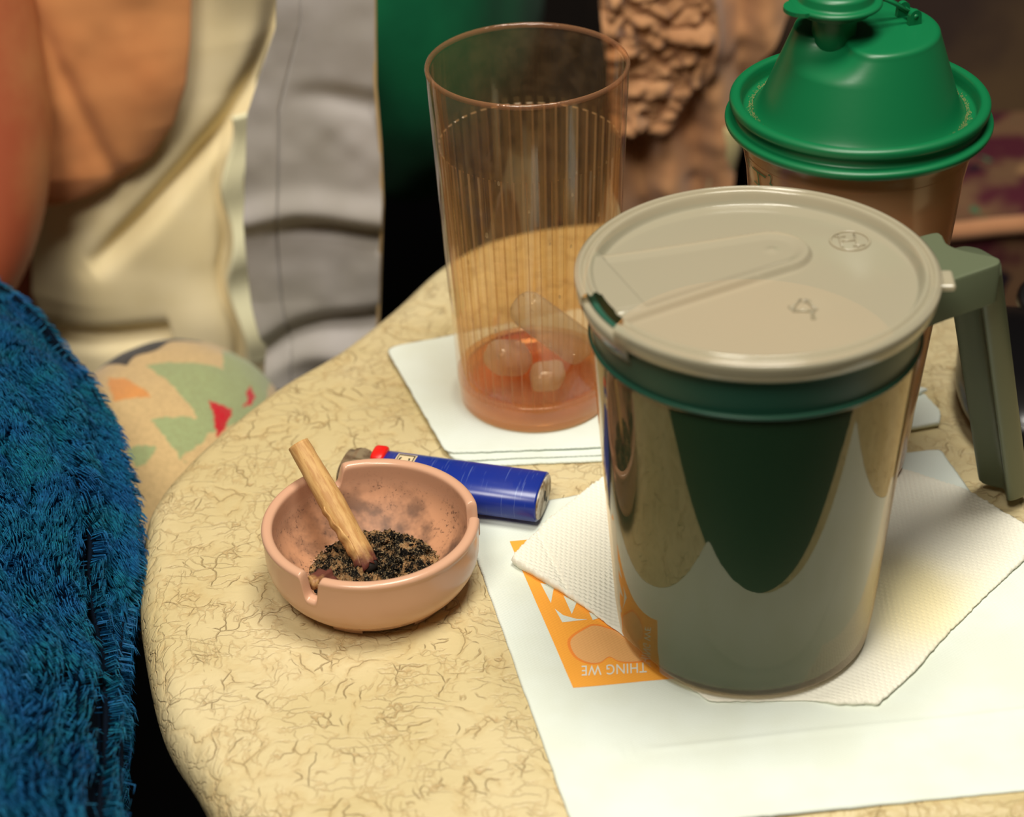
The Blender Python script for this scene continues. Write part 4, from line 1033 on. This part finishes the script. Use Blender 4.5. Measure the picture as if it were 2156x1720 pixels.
# ------------------------------------------------------------------ person in a cream shirt
def build_person():
    root = empty('person', (-.22, .95, -.3), 'person in a loose cream shirt seated behind the table, bare arm at left', 'person')
    sh = Vector(atY(-40, -420, .95)); 
    nodes = [((-.235, 1.02, -.20), .085), ((-.225, 1.03, -.08), .085), ((-.225, 1.04, .10), .095), ((-.235, 1.04, .26), .085), ((-.30, 1.0, .30), .05), ((-.260, .92, .16), .043), ((-.248, .895, .03), .040), ((-.259, .875, -.018), .036), ((-.285, .85, -.045), .029), ((-.33, .80, -.055), .024),
             ((-.235, 1.04, .34), .045), ((-.235, 1.03, .42), .075)]
    edges = [(0, 1), (1, 2), (2, 3), (3, 4), (4, 5), (5, 6), (6, 7), (7, 8), (8, 9), (3, 10), (10, 11)]
    O = Vector(root.location)
    me = bpy.data.meshes.new('body'); me.from_pydata([tuple(Vector(p)-O) for p, r in nodes], edges, []); o = bpy.data.objects.new('body', me); col.objects.link(o); o.parent = root
    sk = o.modifiers.new('skin', 'SKIN'); 
    for i, (p, r) in enumerate(nodes): me.skin_vertices[0].data[i].radius = (r, r)
    me.skin_vertices[0].data[0].use_root = True
    ss = o.modifiers.new('sub', 'SUBSURF'); ss.levels = 3; ss.render_levels = 3; sk.use_smooth_shade = True
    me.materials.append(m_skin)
    # shirt
    L = [atY(x, y, .93) for x, y in [(30, -60), (60, 0), (75, 300), (60, 500), (60, 640), (120, 760), (160, 900)]]
    Rr = [atY(x, y, .93) for x, y in [(592, -60), (590, 0), (575, 110), (530, 215), (520, 330), (522, 450), (528, 560), (545, 640), (562, 745), (575, 830)]]
    zi = lambda P: (np.array([p[2] for p in P])[::-1], np.array([p[0] for p in P])[::-1])
    zT, zB = .135, -.16
    ridge = [atY(x, y, .93) for x, y in [(590, -160), (576, 40), (548, 150), (495, 245), (420, 340), (330, 430), (230, 530), (190, 560)]]
    rx = np.array([p[0] for p in ridge]); rz = np.array([p[2] for p in ridge])
    rp = catmull([(p[0], p[2]) for p in ridge], 8, closed=False)
    def fn(u, v):
        Z = zT+(zB-zT)*v; xl = np.interp(Z, *zi(L)); xr = np.interp(Z, *zi(Rr)); X = xl+(xr-xl)*u
        zr = np.interp(X, rx[::-1], rz[::-1]); xr2 = np.interp(Z, rz[::-1], rx[::-1])
        dd = np.full(X.shape, 9.); sd = np.zeros(X.shape); tt = np.zeros(X.shape)
        for k in range(len(rp)-1):
            dx, dz = rp[k+1]-rp[k]; L_ = math.hypot(dx, dz); q = np.clip(((X-rp[k][0])*dx+(Z-rp[k][1])*dz)/L_**2, 0, 1)
            ex_, ez_ = X-rp[k][0]-dx*q, Z-rp[k][1]-dz*q; D = np.hypot(ex_, ez_); m = D < dd
            sg = np.sign(dx*ez_-dz*ex_); sd = np.where(m, -D*sg, sd); tt = np.where(m, (k+q)/len(rp), tt); dd = np.minimum(dd, D)
        sd = -sd if False else sd
        amp = np.clip((1-tt)/.25, 0, 1)
        groove = .012*np.exp(-(dd/.0055)**2)
        Y = .955-.02*np.sin(u*PI*.9)+groove*amp+fbm(X, Z, 16, 2, 12)*.006
        Y = Y-.022*v**2                     # bulges toward the viewer at the bottom
        Y = Y+.004*np.exp(-((u-.86)/.02)**2)*np.clip((v-.42)/.15, 0, 1)      # hem seam
        Y = Y+.010*np.exp(-((Z-atY(300, 690, .93)[2]-.1*(X+.17))/.006)**2)*(u < .6)
        xo = .0025*np.sin(Z*110)*np.clip((u-.7)/.2, 0, 1)*np.clip((v-.35)/.15, 0, 1)
        return X-O.x+xo, Y-O.y, Z-O.z
    sheet('shirt', fn, 160, 200, m_shirt, root, .0015)
    bc = [atY(x, y, .925) for x, y in [(404, -90), (402, 0), (400, 90), (392, 170), (365, 255), (318, 325), (255, 375), (190, 408), (130, 425), (85, 430)]]  # tan sheet added in front of the shirt for a flat tan area
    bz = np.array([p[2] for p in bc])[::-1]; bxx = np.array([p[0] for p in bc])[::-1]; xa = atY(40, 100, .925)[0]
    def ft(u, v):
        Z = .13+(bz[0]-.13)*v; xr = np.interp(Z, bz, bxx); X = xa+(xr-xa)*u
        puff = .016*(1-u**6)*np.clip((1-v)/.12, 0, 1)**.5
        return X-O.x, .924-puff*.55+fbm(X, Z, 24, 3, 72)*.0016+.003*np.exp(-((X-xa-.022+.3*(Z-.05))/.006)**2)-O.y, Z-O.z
    tag(sheet('tan_sheet', ft, 90, 120, cloth_mat('tan_surface', lin(214, 146, 92), lin(200, 130, 80)), root, .0015), 'tan sheet in front of the shirt beside the arm')
    def fh(u, v):
        Z = atY(500, 240, .93)[2]+(atY(560, 752, .925)[2]-atY(500, 240, .93)[2])*v; xr = np.interp(Z, *zi(Rr)); X = xr-.0105*(1-u)
        return X-O.x+.0025*np.sin(Z*110)+.0006, .9365-.022*((zT-Z)/(zT-zB))**2+0*u+.002*np.sin(Z*150)-O.y-.006*(1-u), Z-O.z
    sheet('shirt_hem', fh, 10, 90, m_hem, root, .002)
build_person()

# ------------------------------------------------------------------ grey hanging cloth
def build_grey():
    Y0 = .845
    L = [atY(x, y, Y0) for x, y in [(585, -60), (580, 60), (520, 240), (515, 500), (530, 640), (560, 745), (560, 810)]]
    Rr = [atY(x, y, Y0) for x, y in [(788, -60), (789, 0), (790, 180), (800, 300), (805, 430), (800, 560), (797, 660), (790, 760)]]
    zi = lambda P: (np.array([p[2] for p in P])[::-1], np.array([p[0] for p in P])[::-1])
    zT, zB = .150, atY(700, 800, Y0)[2]
    z1, z2, z3 = [atY(700, y, Y0)[2] for y in (495, 700, 215)]
    def fn(u, v):
        Z = zT+(zB-zT)*v; xl = np.interp(Z, *zi(L)); xr = np.interp(Z, *zi(Rr)); X = xl+(xr-xl)*u
        zz = Z-.004*np.sin(u*4)
        Y = Y0+.007*np.exp(-((zz-z1)/.005)**2)*np.clip(u*2.2-.3, 0, 1)-.006*np.exp(-((zz-z1-.012)/.007)**2)+.004*np.exp(-((zz-z3)/.006)**2)*np.clip(u*2-.5, 0, 1)
        Y = Y+.010*np.exp(-((zz-z2-.018*(u-.5))/.006)**2)-.010*np.exp(-((zz-z2+.012)/.008)**2)*u+fbm(X, Z, 26, 3, 2)*.0016
        Y = Y+.0012*np.exp(-((u-.24)/.012)**2)-.014*np.clip(v-.8, 0, 1)*3*(1-u)
        return X, Y, Z
    o = sheet('grey_cloth', fn, 120, 240, m_grey, None, .0014)
    tag(o, 'grey lavender cloth panel with stitched hem hanging behind the table', 'cloth')
    z_ = np.linspace(zT-.01, zB+.01, 90); x_ = np.interp(z_, *zi(Rr))
    tube('hem_stitching', [Vector((x, Y0+.0, z)) for x, z in zip(x_, z_)], .0008, m_stitch, o, 6)
build_grey()

# ------------------------------------------------------------------ green chair back
def ellipsoid(name, c, r, mat, e=.8, lump=0, seed=1, nu=60, nv=90):
    V = []
    for i in range(nu):
        p = -PI/2+PI*i/(nu-1)
        for j in range(nv):
            t = 2*PI*j/nv; f = lambda q: abs(q)**e*(1 if q > 0 else -1)
            x, y, z = f(math.cos(p))*f(math.cos(t)), f(math.cos(p))*f(math.sin(t)), f(math.sin(p))
            k = 1+lump*mn.noise(Vector((x*3+seed, y*3, z*3)))
            V.append((c[0]+r[0]*x*k, c[1]+r[1]*y*k, c[2]+r[2]*z*k))
    return mesh(name, V, gridfaces(nu, nv, True), mat)
c = atY(850, 60, 1.12)
o = ellipsoid('green_chair_back', (c[0], c[1]+.15, c[2]-.01), (.085, .19, .150), m_green, 1.0, .03)
tag(o, 'padded dark green chair back in shade behind the table', 'chair')

# ------------------------------------------------------------------ beige ruched cloth
def build_ruched():
    Y0 = .985
    xL = lambda Z: np.interp(Z, [-.2, -.03, .02, .05, .12], [atY(1300, 600, Y0)[0]-.03, atY(1290, 330, Y0)[0], atY(1280, 150, Y0)[0], atY(1262, 30, Y0)[0], atY(1265, 0, Y0)[0]])
    xR = lambda Z: np.interp(Z, [-.2, -.055, -.02, .02, .055, .12], [atY(1530, 600, Y0)[0], atY(1535, 400, Y0)[0], atY(1560, 270, Y0)[0], atY(1600, 130, Y0)[0], atY(1690, 0, Y0)[0], .175])
    bc = atY(1330, 60, Y0)
    def fn(u, v):
        Z = .13-.33*v; X = xL(Z)+(xR(Z)-xL(Z))*u
        d = np.hypot((X-bc[0])/.042, (Z-bc[2])/.056)          # gathered rosette, upper left
        inn = np.clip((1-d)/.12, 0, 1); inn = inn*inn*(3-2*inn)
        wx = X+fbm(X, Z, 40, 3, 31)*.006; wz = Z+fbm(X, Z, 40, 3, 41)*.006
        ridg = 1-np.abs(fbm(wx*.7, wz*1.25, 105, 3, 51, .45))*2.1
        Y = Y0-.014*inn+.0058*inn*ridg
        Y = Y-.006*np.exp(-((d-1.0)/.07)**2)
        Y = Y+(1-inn)*(.006*np.sin(X*210+Z*25)+fbm(X, Z, 30, 3, 61)*.005)
        Y = Y-.03*np.clip((Z-.02)/.1, 0, 1)*0
        return X, Y, Z
    o = sheet('ruched_cloth', fn, 260, 320, m_ruch, None, .0015)
    tag(o, 'wrinkled beige cloth with gathered ruffle hanging behind the tumbler and shaker', 'cloth')
    z_ = np.linspace(-.18, .02, 60); 
    def fh(u, v):
        Z = -.015-.17*v; X = xR(Z)-.012*(1-u); return X, Y0-.003+.004*np.sin(Z*70)-.002*np.sin(u*PI), Z
    tag(sheet('cloth_hem', fh, 8, 60, cloth_mat('pale_hem', lin(190, 178, 130), lin(180, 165, 118)), o, .002), 'pale hem band')
build_ruched()

# ------------------------------------------------------------------ floral sofa at right
def sofa_mat():
    t = NT('floral_tapestry'); t.b.inputs['Roughness'].default_value = .95; t.b.inputs['Specular IOR Level'].default_value = .05
    v = t.coord(); _, w1 = t.noise(v, 12, 2); vw = t.vadd(v, w1, .05)
    a_, _ = t.noise(vw, 16, 3); b_, _ = t.noise(vw, 34, 3); d_, _ = t.noise(vw, 27, 2, .5, .6); e_, _ = t.noise(vw, 48, 2)
    c = t.mix(t.ramp(a_, .44, .54), lin(74, 32, 42), lin(104, 78, 58))
    c = t.mix(t.ramp(b_, .58, .64), c, lin(34, 26, 34)); c = t.mix(t.ramp(d_, .60, .70), c, lin(140, 108, 76)); c = t.mix(t.ramp(e_, .66, .69), c, lin(60, 96, 70)); t.base(c)
    n, _ = t.noise(v, 700, 2); t.bump(n, .3, .001); return t.m
m_sofa = sofa_mat()
def build_sofa():
    root = empty('sofa', (.45, 1.25, -.62), 'sofa upholstered in maroon and brown floral tapestry at the right', 'sofa')
    O = Vector(root.location)
    def pad(name, lo, hi, bev, mat):
        return boxmesh(name, tuple(np.array(lo)-np.array(O)), tuple(np.array(hi)-np.array(O)), mat, root, bev)
    pad('seat_cushion', (.155, 1.01, -.25), (.80, 1.42, -.085), .03, m_sofa)
    pad('sofa_front', (.155, 1.03, -.62), (.80, 1.42, -.26), .02, m_sofa)
    pad('backrest', (.155, 1.13, -.30), (.80, 1.40, .10), .05, simple('brown_upholstery', lin(92, 74, 54), .95, .05, var=(9, lin(60, 48, 44))))
    P = [Vector((x, 1.008+.002*math.sin(x*30), -.098+.002*math.sin(x*47)))-O for x in np.linspace(.16, .79, 40)]
    tag(tube('piping', P, .0055, cloth_mat('tan_piping', lin(178, 128, 92), lin(160, 112, 80)), root, 12), 'tan piping along the seat edge')
build_sofa()
